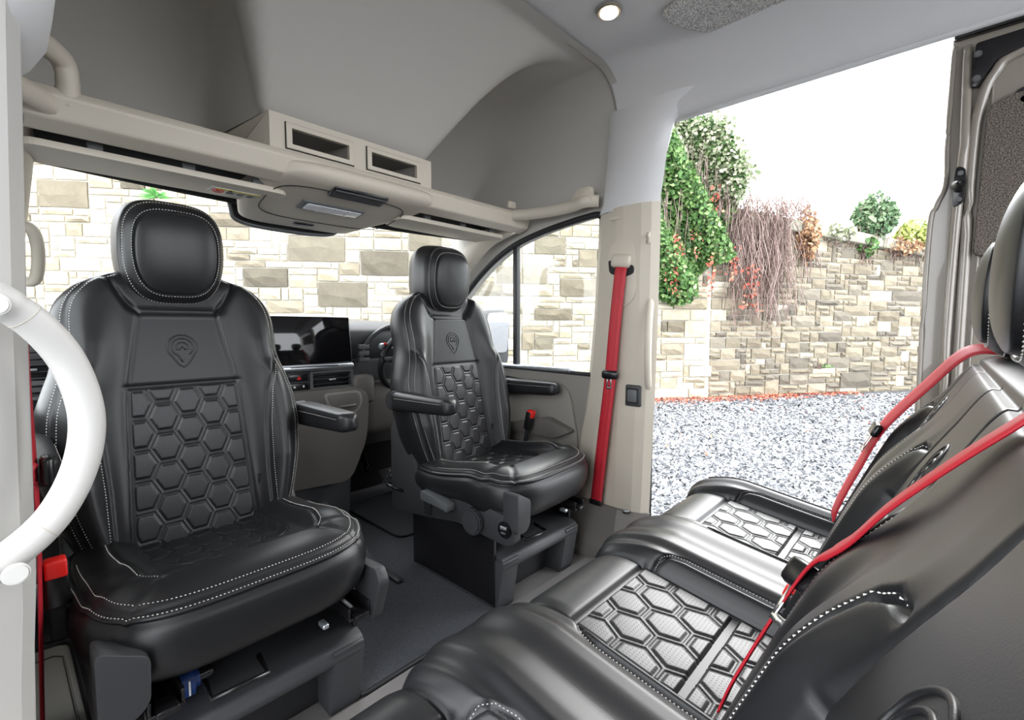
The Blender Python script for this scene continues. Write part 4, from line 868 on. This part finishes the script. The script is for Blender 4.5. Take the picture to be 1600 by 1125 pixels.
# wing mirror
wm = thing('wing_mirror', 'dark door mirror outside the right cab window', 'mirror', (1.93, 1.98, .86))
mo = rounded([(1.86, .70), (1.86, 1.05), (2.05, 1.06), (2.08, .98), (2.08, .74), (2.02, .68)], .05)
link('housing', autos(prism(mo, 'Y', 1.97, 2.10, .03, 3), 60), M['plastic'], wm)
def tm(m): m.transform(Matrix.Translation((0, 1.96, .88)) @ Matrix.Rotation(R(7), 4, 'X') @ Matrix.Translation((0, -1.96, -.88))); return m
mi = link('mirror_glass', tm(prism(rounded([(1.88, .80), (1.88, 1.035), (2.04, 1.04), (2.06, .97), (2.06, .80)], .03), 'Y', 1.952, 1.962, .001)), M['chrome'], wm, 'upper mirror glass', False); link('mirror_glass', tm(prism(rounded([(1.88, .705), (1.88, .785), (1.985, .785), (1.985, .745), (2.01, .70)], .02), 'Y', 1.952, 1.962, .001)), M['chrome'], wm, 'lower wide angle mirror glass', False)
link('arm', tube([(1.79, 2.08, .80), (1.92, 2.05, .80)], .03, 10), M['plastic'], wm)
# ---- rear side of the opening: painted frame, carpet panel, bracket, striker
fr_ = [(.022, 1.72), (.024, 1.45), (.02, 1.33), (.038, 1.27), (.05, 1.22), (.052, .2), (.052, -.3), (-1.3, -.3), (-1.3, 1.72)]
wr = struct('wall_right', autos(prism(fr_, 'X', 1.735, 1.80, .004), 50), M['paint'], 'beige painted body side behind the door opening', None)
link('seal_lip', tube(cr([(1.733, .018, 1.69), (1.733, .020, 1.45), (1.731, .018, 1.335), (1.730, .034, 1.28), (1.730, .046, 1.20), (1.730, .048, .7), (1.730, .048, -.3)], 8), .006, 8), M['paint'], wr)
for y0, w_, x_ in ((-.0115, .016, 1.716), (-.060, .004, 1.722)):
    link('pressed_rib', tube(cr([(1.733, y0+.004, 1.68), (x_+.01, y0, 1.5), (x_+.006, y0-.001, 1.4), (x_+.008, y0+.006, 1.2), (x_+.008, y0+.010, .8), (x_+.008, y0+.010, -.3)], 6), w_*.7, 10), M['paint'], wr)
pl_ = rounded([(-.042, 1.135), (-.047, 1.35), (-.052, 1.525), (-.9, 1.56), (-.9, 1.135)], [.02, .03, .045, .05, .05])
single('carpet_panel', prism(pl_, 'X', 1.712, 1.738, .005), M['speckle_dark'], 'brown speckled carpet panel fixed to the beige body side', 'panel', None, None)
link('pressed_arch', tube(cr([(1.728, -.028, .6), (1.728, -.028, 1.10), (1.728, -.029, 1.40), (1.728, -.036, 1.51), (1.728, -.058, 1.59), (1.728, -.12, 1.635), (1.728, -.4, 1.66)], 8), .012, 10), M['paint'], wr)
struct('wall_left', prism([(a, b) for a, b in fr_], 'X', -.18, -.115, 0), M['paint'], 'painted body side behind the left opening')
bk_ = thing('hinge_bracket', 'black steel bracket at the top of the beige body side', 'bracket', (1.72, -.03, 1.62))
link('plate', prism(rounded([(-.022, 1.675), (-.018, 1.57), (-.030, 1.565), (-.06, 1.62), (-.20, 1.66), (-.20, 1.68)], .008), 'X', 1.715, 1.727, .003), M['black'], bk_)
for y, z in ((-.027, 1.585), (-.027, 1.645)): link('bolt', cyl((1.712, y, z), .008, .008, 'X', 20, .002), M['plastic_mid'], bk_)
pg = thing('rubber_plug', 'dark rubber plug in the beige body side', 'plug', (1.72, -.11, 1.51)); link('plug_body', prism(rounded([(-.096, 1.535), (-.17, 1.55), (-.17, 1.47), (-.096, 1.475)], .015), 'X', 1.715, 1.735, .004), M['seal'], pg); link('plug_dimple', cyl((1.715, -.115, 1.508), .010, .006, 'X', 24, .002), M['black'], pg)
sk_ = thing('door_striker', 'black pointed door guide pin on the beige frame', 'striker', (1.71, -.01, 1.32))
link('plate', prism(rounded([(.002, 1.265), (-.018, 1.275), (-.022, 1.32), (-.018, 1.365), (.000, 1.372), (.004, 1.32)], .010), 'X', 1.708, 1.722, .004), M['black'], sk_)
link('pin', loft([[(1.70-t*.045, -.006+r*math.cos(a), 1.318+r*math.sin(a)) for a in np.linspace(0, 2*math.pi, 16, endpoint=False)] for t, r in ((0, .015), (.3, .014), (.4, .009), (.8, .007), (1, .002))]), M['black'], sk_, 'pointed guide pin')
for z in (1.285, 1.352): link('bolt', cyl((1.706, -.009, z), .006, .006, 'X', 18, .001), M['plastic_mid'], sk_)

# ---- belts on the bench
def belt_bench(name, lab, pts, side, w=.046):
    t = thing(name, lab, 'seat belt', pts[0]); link('webbing', ribbon(cr(pts, 10), w, .002, side), M['red'], t); return t
def belt_tongue(t, loc, rz, tilt):
    b = link('tongue_moulding', place(box((0, 0, 0), (.062, .016, .034), .007), loc, tilt, rz), M['black'], t, 'black tongue moulding')
    link('tongue', place(merge(box((-.012, 0, -.035), (.007, .003, .04), .001), box((.012, 0, -.035), (.007, .003, .04), .001), box((0, 0, -.056), (.030, .003, .010), .001)), loc, tilt, rz), M['chrome'], t, 'chrome belt tongue')
t = belt_bench('bench_seat_belt', 'red belt crossing the nearest bench backrests with a chrome tongue', [(.49, -.11, .90), (.492, -.065, .900), (.505, -.032, .868), (.545, .026, .79), (.568, .060, .735), (.60, .100, .68), (.605, .132, .61), (.605, .173, .51), (.605, .19, .46)], [(1, .0, -.02)]*45+[(1, .12, -.3)]*26, .036)
belt_tongue(t, (.598, .100, .665), R(50), R(35))
t = belt_bench('bench_seat_belt', 'red belt on the outer edge of the farthest bench backrest', [(1.38, -.09, .905), (1.385, -.035, .897), (1.41, .025, .82), (1.435, .10, .71), (1.445, .145, .60), (1.45, .182, .50), (1.45, .20, .43)], (.75, .2, .35), .042)
belt_tongue(t, (1.437, .115, .70), R(10), R(25))
# ------------------------------------------------------------------ outdoors: gravel yard and two stone retaining walls
GZ = -.65
struct('ground', prism([(-12, -14), (34, -14), (34, 22), (-12, 22)], 'Z', GZ-.1, GZ, 0), M['ground'], 'grey gravel yard').name = 'floor'
A0 = np.array([-4.2, 15.72]); A1 = np.array([10.62, 3.86]); D1 = np.array([19.5, -2.0])
def wallframe(p, q):
    d = (q-p)/np.linalg.norm(q-p); n = np.array([-d[1], d[0]]); n = n if n @ (-p) > 0 else -n; return d, n, np.linalg.norm(q-p)
d1, n1, L1 = wallframe(A0, A1); d2, n2, L2 = wallframe(A1, D1)
camp = np.array([0, 0, .95]); Fv = np.array([math.sin(R(47))*math.cos(R(4)), math.cos(R(47))*math.cos(R(4)), -math.sin(R(4))]); Rv = np.array([math.cos(R(47)), -math.sin(R(47)), 0]); Uv = np.cross(Rv, Fv)
VAR = {}
def stone_variants(key, mats):
    out = []
    for mn in mats:
        for k in range(5):
            r = np.random.default_rng(hash((mn, k)) % 1000 if False else k*17+len(mn)); nx, nz = 5, 3; v = []; f = []
            for j in range(nz):
                for i in range(nx):
                    e = (i in (0, nx-1)) or (j in (0, nz-1)); x = -.5+i/(nx-1); z = -.5+j/(nz-1)
                    v.append((x*(1-.03*r.random()) if e else x+.05*r.normal(), 1.0*(.45+.15*r.random() if e else .8+.35*r.random()), z*(1-.05*r.random()) if e else z+.08*r.normal()))
            for j in range(nz-1):
                for i in range(nx-1): f.append((j*nx+i, j*nx+i+1, (j+1)*nx+i+1, (j+1)*nx+i))
            ring = [i for i in range(nx)]+[j*nx+nx-1 for j in range(1, nz)]+[(nz-1)*nx+i for i in range(nx-2, -1, -1)]+[j*nx for j in range(nz-2, 0, -1)]
            b = len(v); v += [(v[i][0], 0, v[i][2]) for i in ring]; m = len(ring)
            for i in range(m): f.append((ring[(i+1) % m], ring[i], b+i, b+(i+1) % m))
            me = pyd('stone', v, [q[::-1] for q in f]); me.materials.append(M[mn]); out.append((mn, me))
    return out
def rubble(L, z0, ztop_f, cell, rs, fixed, sizes):
    """random squared rubble: rectangles on a fine cell grid; fixed = big named stones first"""
    r = np.random.default_rng(rs); nu, nz = int(L/cell[0]), int((ztop_f(0)-z0)/cell[1])+2; occ = np.zeros((nu, nz), bool); out = []
    for i in range(nu):
        for j in range(nz):
            if z0+(j+.6)*cell[1] > ztop_f((i+.5)*cell[0]): occ[i, j] = True
    for (u, z, w, h, mn) in fixed:
        i0, j0 = int(round(u/cell[0])), int(round((z-z0)/cell[1])); iw, jh = max(1, int(round(w/cell[0]))), max(1, int(round(h/cell[1])))
        if i0 < 0 or j0 < 0: continue
        occ[i0:i0+iw, j0:j0+jh] = True; out.append((i0, j0, iw, jh, mn))
    for j in range(nz):
        i = 0
        while i < nu:
            if occ[i, j]: i += 1; continue
            w, h = sizes[r.integers(len(sizes))]; w = max(1, w+r.integers(-1, 2))
            while w > 1 and occ[i:i+w, j].any(): w -= 1
            w = min(w, nu-i)
            while h > 1 and (j+h > nz or occ[i:i+w, j:j+h].any()): h -= 1
            occ[i:i+w, j:j+h] = True; out.append((i, j, w, h, None)); i += w
    return [(i*cell[0], z0+j*cell[1], w*cell[0], h*cell[1], mn) for i, j, w, h, mn in out]
def fixed_from_px(rects, p, d, n):
    """big stones measured in the photograph, turned once into wall coordinates (u along the wall, z)"""
    out = []
    for x0, y0, x1, y1, mn in rects:
        c = []
        for x, y in ((x0, y1), (x1, y0)):
            r = Fv+Rv*(x-800)/725-Uv*(y-562.5)/725; nn = np.array([n[0], n[1], 0]); t = (nn @ (np.array([p[0], p[1], 0])-camp))/(nn @ r); q = camp+t*r; c.append(((q[:2]-p) @ d, q[2]))
        out.append((c[0][0], c[0][1], c[1][0]-c[0][0], c[1][1]-c[0][1], mn))
    return out
def build_wall(name, lab, p, d, n, L, ztf, cell, seed, rects, sizes, mats, weights, gap):
    ang = math.atan2(d[1], d[0]); r = np.random.default_rng(seed)
    top = max(ztf(0), ztf(L)); w = struct(name, prism([(0, GZ-.1), (L, GZ-.1), (L, ztf(L)), (0, ztf(0))], 'Y', 0, -.3, 0), M['mortar'], lab)
    # local frame: x along the wall, y out of the wall towards the yard
    flip = np.cross(np.append(d, 0), (0, 0, 1))[:2] @ n < 0
    w.location = (*p, 0); w.rotation_euler = (0, 0, ang); s = -1 if not flip else 1
    if s < 0: w.data.transform(Matrix.Scale(-1, 4, (0, 1, 0))); w.data.flip_normals()
    vs = stone_variants(name, mats); by = {}
    for mn, me in vs:
        if s < 0: me.transform(Matrix.Scale(-1, 4, (0, 1, 0))); me.flip_normals()
        by.setdefault(mn, []).append(me)
    st = []
    for u, z, ww, hh, mn in rubble(L, GZ, ztf, cell, seed, fixed_from_px(rects, p, d, n), sizes):
        q = np.array([*(p+d*(u+ww/2)), z+hh/2])-camp; dz = q @ Fv
        sx, sy = (800+725*(q @ Rv)/dz, 562.5-725*(q @ Uv)/dz) if dz > .3 else (-9999, 0)
        vis = -40 < sx < 1500 and 150 < sy < 660; st.append((-(ww*hh/max(dz, 1)**2) if vis else 1, u, z, ww, hh, mn))
    st.sort(key=lambda a: a[0]); rest = []
    for k, (_, u, z, ww, hh, mn) in enumerate(st):
        mn = mn or mats[r.choice(len(mats), p=weights)]; me = by[mn][r.integers(5)]; dep = .035+.05*r.random()+.02*min(1, ww*hh*4)
        loc, scl = (u+ww/2, -.005*s*0, z+hh/2), (max(.03, ww-gap*(.7+.6*r.random())), dep, max(.03, hh-gap*(.7+.6*r.random())))
        if k < 300:
            o = bpy.data.objects.new('stone', me); C.objects.link(o); o.parent = w; o.location = loc; o.scale = scl
        else: rest.append((me, mn, loc, scl))
    for mn in mats:
        V = []; Fc = []
        for me, m2, loc, scl in rest:
            if m2 != mn: continue
            b = len(V); co = np.array([q.co for q in me.vertices])*np.array(scl)+np.array(loc); V += co.tolist(); Fc += [tuple(i+b for i in q.vertices) for q in me.polygons]
        if V: link('small_stones', pyd('stones', V, Fc), M[mn], w, None, False, 'stuff')
    return w
OFFW = Vector((0, 0, 0))
LEFT = [(60, 285, 130, 325, 'stone_brown'), (378, 418, 442, 450, 'stone_dark'), (500, 440, 580, 480, 'stone_dark'), (452, 370, 537, 412, 'stone_dark'), (565, 398, 645, 434, 'stone_dark'), (636, 362, 693, 388, 'stone_dark'),
        (423, 477, 482, 492, 'stone_brown'), (833, 365, 884, 394, 'stone_dark'), (812, 413, 848, 441, 'stone_dark'), (775, 408, 803, 440, 'stone_dark'), (870, 438, 932, 464, 'stone_brown'), (832, 478, 886, 500, 'stone_brown'), (905, 390, 930, 414, 'stone_brown'), (811, 523, 835, 550, 'stone_brown'), (95, 395, 155, 420, 'stone_pale'), (185, 280, 225, 298, 'stone_dark'), (142, 278, 180, 295, 'stone_brown'), (325, 330, 390, 352, 'stone_brown'),
        (1040, 505, 1068, 520, 'stone_brown'), (1070, 535, 1108, 562, 'stone_pale'), (1072, 500, 1108, 530, 'stone_pale'), (1072, 566, 1106, 588, 'stone_pale'), (1035, 535, 1068, 550, 'stone_brown')]
SZL = [(2, 1), (3, 1), (4, 1), (3, 2), (4, 2), (5, 2), (5, 1), (2, 2), (6, 2), (3, 1), (4, 1)]
lw = build_wall('wall_front', 'tall pale sandstone retaining wall seen through the windscreen', A0, d1, n1, L1, lambda u: 4.75, (.135, .125), 3, LEFT, SZL, ['stone_pale', 'stone_brown', 'stone_dark'], [.86, .12, .02], .022)
RIGHT = [(1345, 450, 1390, 472, 'stone_grey')]
RIGHT = [(1243, 449, 1277, 465, 'stone_grey'), (1326, 447, 1349, 460, 'stone_grey'), (1317, 475, 1359, 490, 'stone_brown'), (1298, 492, 1330, 506, 'stone_grey'), (1234, 498, 1273, 513, 'stone_grey'), (1256, 418, 1294, 434, 'stone_brown'), (1307, 578, 1354, 605, 'stone_grey'), (1290, 560, 1325, 577, 'stone_grey'), (1330, 512, 1370, 528, 'stone_brown'), (1235, 565, 1262, 580, 'stone_grey'), (1108, 564, 1156, 582, 'stone_brown'), (1190, 590, 1216, 618, 'stone_brown'), (1230, 582, 1262, 600, 'stone_grey'), (1277, 522, 1310, 536, 'stone_grey'), (1296, 381, 1305, 410, 'stone_grey'), (1150, 510, 1185, 522, 'stone_brown'), (1390, 455, 1440, 470, 'stone_grey'), (1395, 470, 1435, 480, 'stone_grey')]
SZR = [(2, 1), (3, 1), (4, 1), (2, 2), (3, 2), (4, 2), (1, 1), (2, 1), (3, 1)]
zr = lambda u: 3.38-.105*u
rw = build_wall('wall_side', 'lower grey brown stone wall with coping beyond the gravel', A1, d2, n2, L2, zr, (.135, .125), 5, RIGHT, SZR, ['stone_brown', 'stone_grey', 'stone_pale'], [.66, .26, .08], .022); rw.name = 'wall_right'
def P1(u, z, o=0.): q = A0+d1*u+n1*o; return (q[0], q[1], z)
def P2(u, z, o=0.): q = A1+d2*u+n2*o; return (q[0], q[1], z)
U1 = lambda x: L1
# coping slabs on the lower wall, each a slab of its own
u = .0; k = 0
cop = thing('wall_coping', 'row of flat coping slabs along the top of the lower stone wall', 'coping', (A1[0], A1[1], 3.4))
while u < L2-.2:
    w_ = 1.0+.5*random.random(); z = zr(u+w_/2); m = box((0, 0, 0), (w_-.03, .62, .26), .03); m.transform(Matrix.Translation(P2(u+w_/2, z+.10, -.12)) @ Matrix.Rotation(math.atan2(d2[1], d2[0]), 4, 'Z') @ Matrix.Rotation(math.atan(.105), 4, 'Y')); link('slab', m, M['coping'], cop); u += w_
cop1 = thing('wall_coping', 'flat coping slabs on top of the taller pale wall under the ivy', 'coping', P1(L1-4, 4.8)); u = L1-6
while u < L1-1.3:
    w_ = 1.2; m = box((0, 0, 0), (w_-.03, .6, .24), .03); m.transform(Matrix.Translation(P1(u+w_/2, 4.85, -.1)) @ Matrix.Rotation(math.atan2(d1[1], d1[0]), 4, 'Z')); link('slab', m, M['coping'], cop1); u += w_
# ---- foliage
def leaves(n, pos, size, seed, flat=.5, nrm=None, shape=0):
    """n folded leaf blades as one mesh; pos(r)->point"""
    r = np.random.default_rng(seed); V = []; F = []
    for _ in range(n):
        p = pos(r)
        if p is None: continue
        p = np.array(p); s = size*(.6+.8*r.random()); a = r.normal(size=3); a /= np.linalg.norm(a); nn = r.normal(size=3)*flat+np.array(nrm if nrm is not None else (0, 0, 1)); b = np.cross(nn, a); b /= np.linalg.norm(b)+1e-9; a = np.cross(b, nn); a /= np.linalg.norm(a)+1e-9; h = np.cross(a, b)
        i = len(V)
        if shape == 0: V += [p-a*s, p+b*s*.75-a*.2*s+h*s*.2, p+b*s*.35+a*.45*s, p+a*s, p-b*s*.35+a*.45*s, p-b*s*.75-a*.2*s+h*s*.2]; F += [(i, i+1, i+2, i+3), (i, i+3, i+4, i+5)]
        else: V += [p-a*s, p+b*s*.3+h*s*.1, p+a*s, p-b*s*.3+h*s*.1]; F += [(i, i+1, i+2), (i, i+2, i+3)]
    return pyd('leaves', V, F)
def poly_in(pt, poly):
    x, y = pt; c = False; j = len(poly)-1
    for i in range(len(poly)):
        xi, yi = poly[i]; xj, yj = poly[j]
        if (yi > y) != (yj > y) and x < (xj-xi)*(y-yi)/(yj-yi)+xi: c = not c
        j = i
    return c
n1v = (n1[0], n1[1], .25); n2v = (n2[0], n2[1], .25)
UE = L1
# ivy curtain at the end of the tall wall (u along it, z height)
ivp = [(UE-1.9, 4.5), (UE-1.35, 4.95), (UE-1.0, 5.35), (UE-.45, 5.2), (UE+.25, 4.6), (UE+.42, 4.1), (UE+.30, 3.5), (UE+.22, 2.8), (UE+.1, 2.4), (UE-.35, 2.15), (UE-.7, 1.55), (UE-.95, 1.40), (UE-1.3, 1.55), (UE-1.9, 1.9)]
def in_poly(poly, P, dep, bulge=None):
    us = [p[0] for p in poly]; zs = [p[1] for p in poly]
    def f(r):
        for _ in range(30):
            u, z = r.uniform(min(us), max(us)), r.uniform(min(zs), max(zs))
            if poly_in((u, z), poly): return P(u, z, r.uniform(.05, dep)*(1+.6*math.sin(u*5+z*3)))
        return None
    return f
iv = thing('ivy', 'mass of green ivy hanging over the end of the tall pale wall', 'ivy', P1(UE-.8, 1.2))
link('leaves', leaves(15000, in_poly(ivp, P1, .5), .05, 11, .7, n1v), M['ivy'], iv, None, False, 'stuff')
pale = [(UE-1.25, 4.9), (UE-1.05, 5.5), (UE-.7, 5.55), (UE-.3, 5.2), (UE+.28, 4.65), (UE+.45, 4.1), (UE+.25, 3.5), (UE-.2, 3.8), (UE-.6, 4.5)]
link('pale_leaves', leaves(3000, in_poly(pale, P1, .66), .045, 12, .8, n1v), M['ivy_pale'], iv, 'pale flowering ivy top', False, 'stuff')
def strands(n, pos, ln, r, seed, sway=.12):
    rg = np.random.default_rng(seed); V = []; F = []
    for _ in range(n):
        p = np.array(pos(rg)); L = ln*(.4+.9*rg.random()); q = [p]
        for k in range(5): q.append(q[-1]+np.array([rg.normal()*sway*L/5, rg.normal()*sway*L/5, -L/5]))
        for a, b in zip(q[:-1], q[1:]):
            i = len(V); o1 = np.array([r, r, 0]); o2 = np.array([r, -r, 0]); V += [a+o1, a+o2, a-o1-o2*.3, b+o1, b+o2, b-o1-o2*.3]; F += [(i, i+1, i+4, i+3), (i+1, i+2, i+5, i+4), (i+2, i, i+3, i+5)]
    return pyd('strands', V, F)
link('stems', strands(80, lambda r: P1(UE-r.uniform(-.2, 2.0), r.uniform(3.2, 5.2), r.uniform(.3, .55)), 1.3, .006, 13), M['vine'], iv, 'bare brown stems', False, 'stuff')
cre = thing('red_creeper', 'red creeper leaves trailing down through the ivy', 'creeper', P1(UE-1, 2)); 
for nm, (u0, z0, z1, n) in enumerate(((UE-1.15, 1.6, 2.9, 90), (UE-.37, 1.6, 2.5, 40), (UE+.12, 1.9, 2.7, 40), (UE-.35, 3.3, 3.9, 26), (UE-.7, 2.4, 3.0, 16))):
    link('trail', leaves(n, lambda r: P1(u0+r.normal()*.06+.08*math.sin(r.random()*6), r.uniform(z0, z1), r.uniform(.5, .66)), .036, 20+nm, .8, n1v), M['redleaf'], cre, None, False, 'stuff')
dv = thing('dry_vine', 'curtain of bare reddish vine stems beside the ivy', 'vine', P2(.8, 2))
link('stems', strands(330, lambda r: P2(r.uniform(.32, 1.75), 3.6-.6*r.random()**2, r.uniform(.12, .4)), 1.9, .0055, 15, .22), M['vine'], dv, None, False, 'stuff')
link('twigs', strands(260, lambda r: P2(r.uniform(-.1, 2.3), 3.95-.28*r.random(), r.uniform(.0, .45)), .5, .007, 16, .6), M['vine'], dv, None, False, 'stuff')
link('red_leaves', leaves(60, lambda r: P2(.75+r.normal()*.12, r.uniform(1.3, 2.3), r.uniform(.3, .45)), .05, 17, .8, n2v), M['redleaf'], dv, 'last red leaves', False, 'stuff')
def bush(name, lab, mt_, u, z, w, h, n, size, seed, P=P2, nn=n2v):
    t = thing(name, lab, 'plant', P(u, z)); 
    def pos(r):
        a = r.normal(size=3); a /= np.linalg.norm(a); q = a*r.random()**.45; return P(u+q[0]*w, z+h*.5+q[2]*h*.6*(1-.5*abs(q[0])), .05+q[1]*.35)
    link('leaves', leaves(n, pos, size, seed, .9, nn), M[mt_], t, None, False, 'stuff'); link('stems', strands(30, lambda r: P(u+r.normal()*w*.4, z+h*.7, .1), h*.9, .008, seed+1, .3), M['vine'], t, None, False, 'stuff'); return t
bush('ivy_bush', 'dark green ivy bush growing on the wall coping at right', 'shrub', 4.45, 3.08, .62, 1.05, 1700, .06, 31)
bush('yellow_shrub', 'yellow green shrub on the wall coping at far right', 'shrub_yellow', 5.75, 2.85, .55, .75, 900, .06, 33)
bush('coping_weeds', 'low grey green weeds trailing over the coping', 'ivy_pale', 3.3, 2.98, .55, .38, 600, .045, 35)
bush('dry_leaf_clump', 'clump of brown dead leaves hanging over the coping', 'brownleaf', 2.42, 2.50, .30, 1.15, 900, .055, 37)
bush('dry_grass', 'withered brown growth along the end of the coping', 'brownleaf', 5.3, 2.72, .75, .40, 700, .045, 39)
bush('trailing_ivy', 'small green ivy sprig trailing over the coping', 'ivy', 4.15, 2.62, .18, .55, 240, .055, 41)
# fern on the tall wall
def fern():
    r = np.random.default_rng(5); V = []; F = []
    q = fixed_from_px([(248, 318, 252, 311, 'x')], A0, d1, n1)[0]; c = np.array(P1(q[0], q[1], .05))
    for k in range(64):
        a = r.uniform(-1.3, 1.3); L = .20+.14*r.random(); d = np.array([d1[0]*math.sin(a), d1[1]*math.sin(a), .55*math.cos(a)])+np.array([n1[0], n1[1], 0])*.7*r.random(); d /= np.linalg.norm(d)
        for t in np.linspace(.15, 1, 8):
            p = c+d*L*t+np.array([0, 0, -.22*t*t*L*2]); 
            for sg in (-1, 1):
                s = .035*(1.15-t); b = np.array([d1[0]*math.cos(a), d1[1]*math.cos(a), -.5*math.sin(a)])*sg; i = len(V); V += [p, p+b*s+d*.012, p+d*.03]; F.append((i, i+1, i+2))
    return pyd('fronds', V, F)
single('fern', fern(), M['fern'], 'bright green fern tuft growing from the pale wall', 'plant', None, False)
bush('moss_tuft', 'small moss tuft low on the grey brown wall', 'ivy', 3.0, .0, .10, .10, 60, .03, 43)
# gravel chips, fallen leaves
def chips(n, seed):
    r = np.random.default_rng(seed); V = []; F = []
    base = np.array([(1, 0, -.2), (-.3, .9, -.2), (-.6, -.7, -.2), (.1, .05, .9), (.5, .55, .35), (-.75, .1, .3)]); fs = [(0, 1, 4), (1, 5, 3), (1, 3, 4), (0, 4, 3), (0, 3, 2), (2, 3, 5), (2, 5, 1)]
    cnt = 0
    while cnt < n:
        z = 3.0+9.5*r.random()**1.15; px = r.uniform(1000, 1450); u = (px-800)/725*z; q = camp[:2]+z*np.array([math.sin(R(47)), math.cos(R(47))])+u*np.array([math.cos(R(47)), -math.sin(R(47))])
        if (q-A1) @ n1 < .02 or (q-A1) @ n2 < .02 and q[0] > 10: continue
        cnt += 1; a = r.uniform(0, 6.28); s = (.012+.018*r.random())*(1+.07*(z-4)); c, sn = math.cos(a), math.sin(a); b = base*(1+.3*r.normal(size=base.shape))*np.array([s*1.3, s, s*.6]); tl_ = r.normal()*.5
        b[:, 2] += b[:, 0]*tl_; x = b[:, 0]*c-b[:, 1]*sn+q[0]; y = b[:, 0]*sn+b[:, 1]*c+q[1]; i = len(V); V += np.stack([x, y, b[:, 2]+GZ+s*.25], 1).tolist(); F += [(p+i, q_+i, w+i) for p, q_, w in fs]
    return pyd('gravel', V, F)
single('gravel_chips', chips(60000, 3), M['gravel'], 'loose pale and dark slate chips over the yard', 'gravel', None, False, 'stuff')
def litter(r):
    u = r.uniform(L1-4.5, L1+2.2) if r.random() < .75 else r.uniform(L1+.5, L1+4); o = abs(r.normal())*.33+.05
    p = P1(u, 0, o) if u < L1 else P2(u-L1, 0, o*.8); return (p[0], p[1], GZ+.03+.02*r.random())
single('fallen_leaves', leaves(2200, litter, .03, 51, .4, (0, 0, 1)), M['redleaf'], 'band of red fallen leaves along the wall foot', 'leaf litter', None, False, 'stuff')
single('scattered_leaves', leaves(90, lambda r: (*(A1+n1*r.uniform(.5, 4.5)+d1*r.uniform(-3, 3)), GZ+.05), .028, 52, .4, (0, 0, 1)), M['redleaf'], 'few red leaves scattered over the gravel', 'leaf litter', None, False, 'stuff')
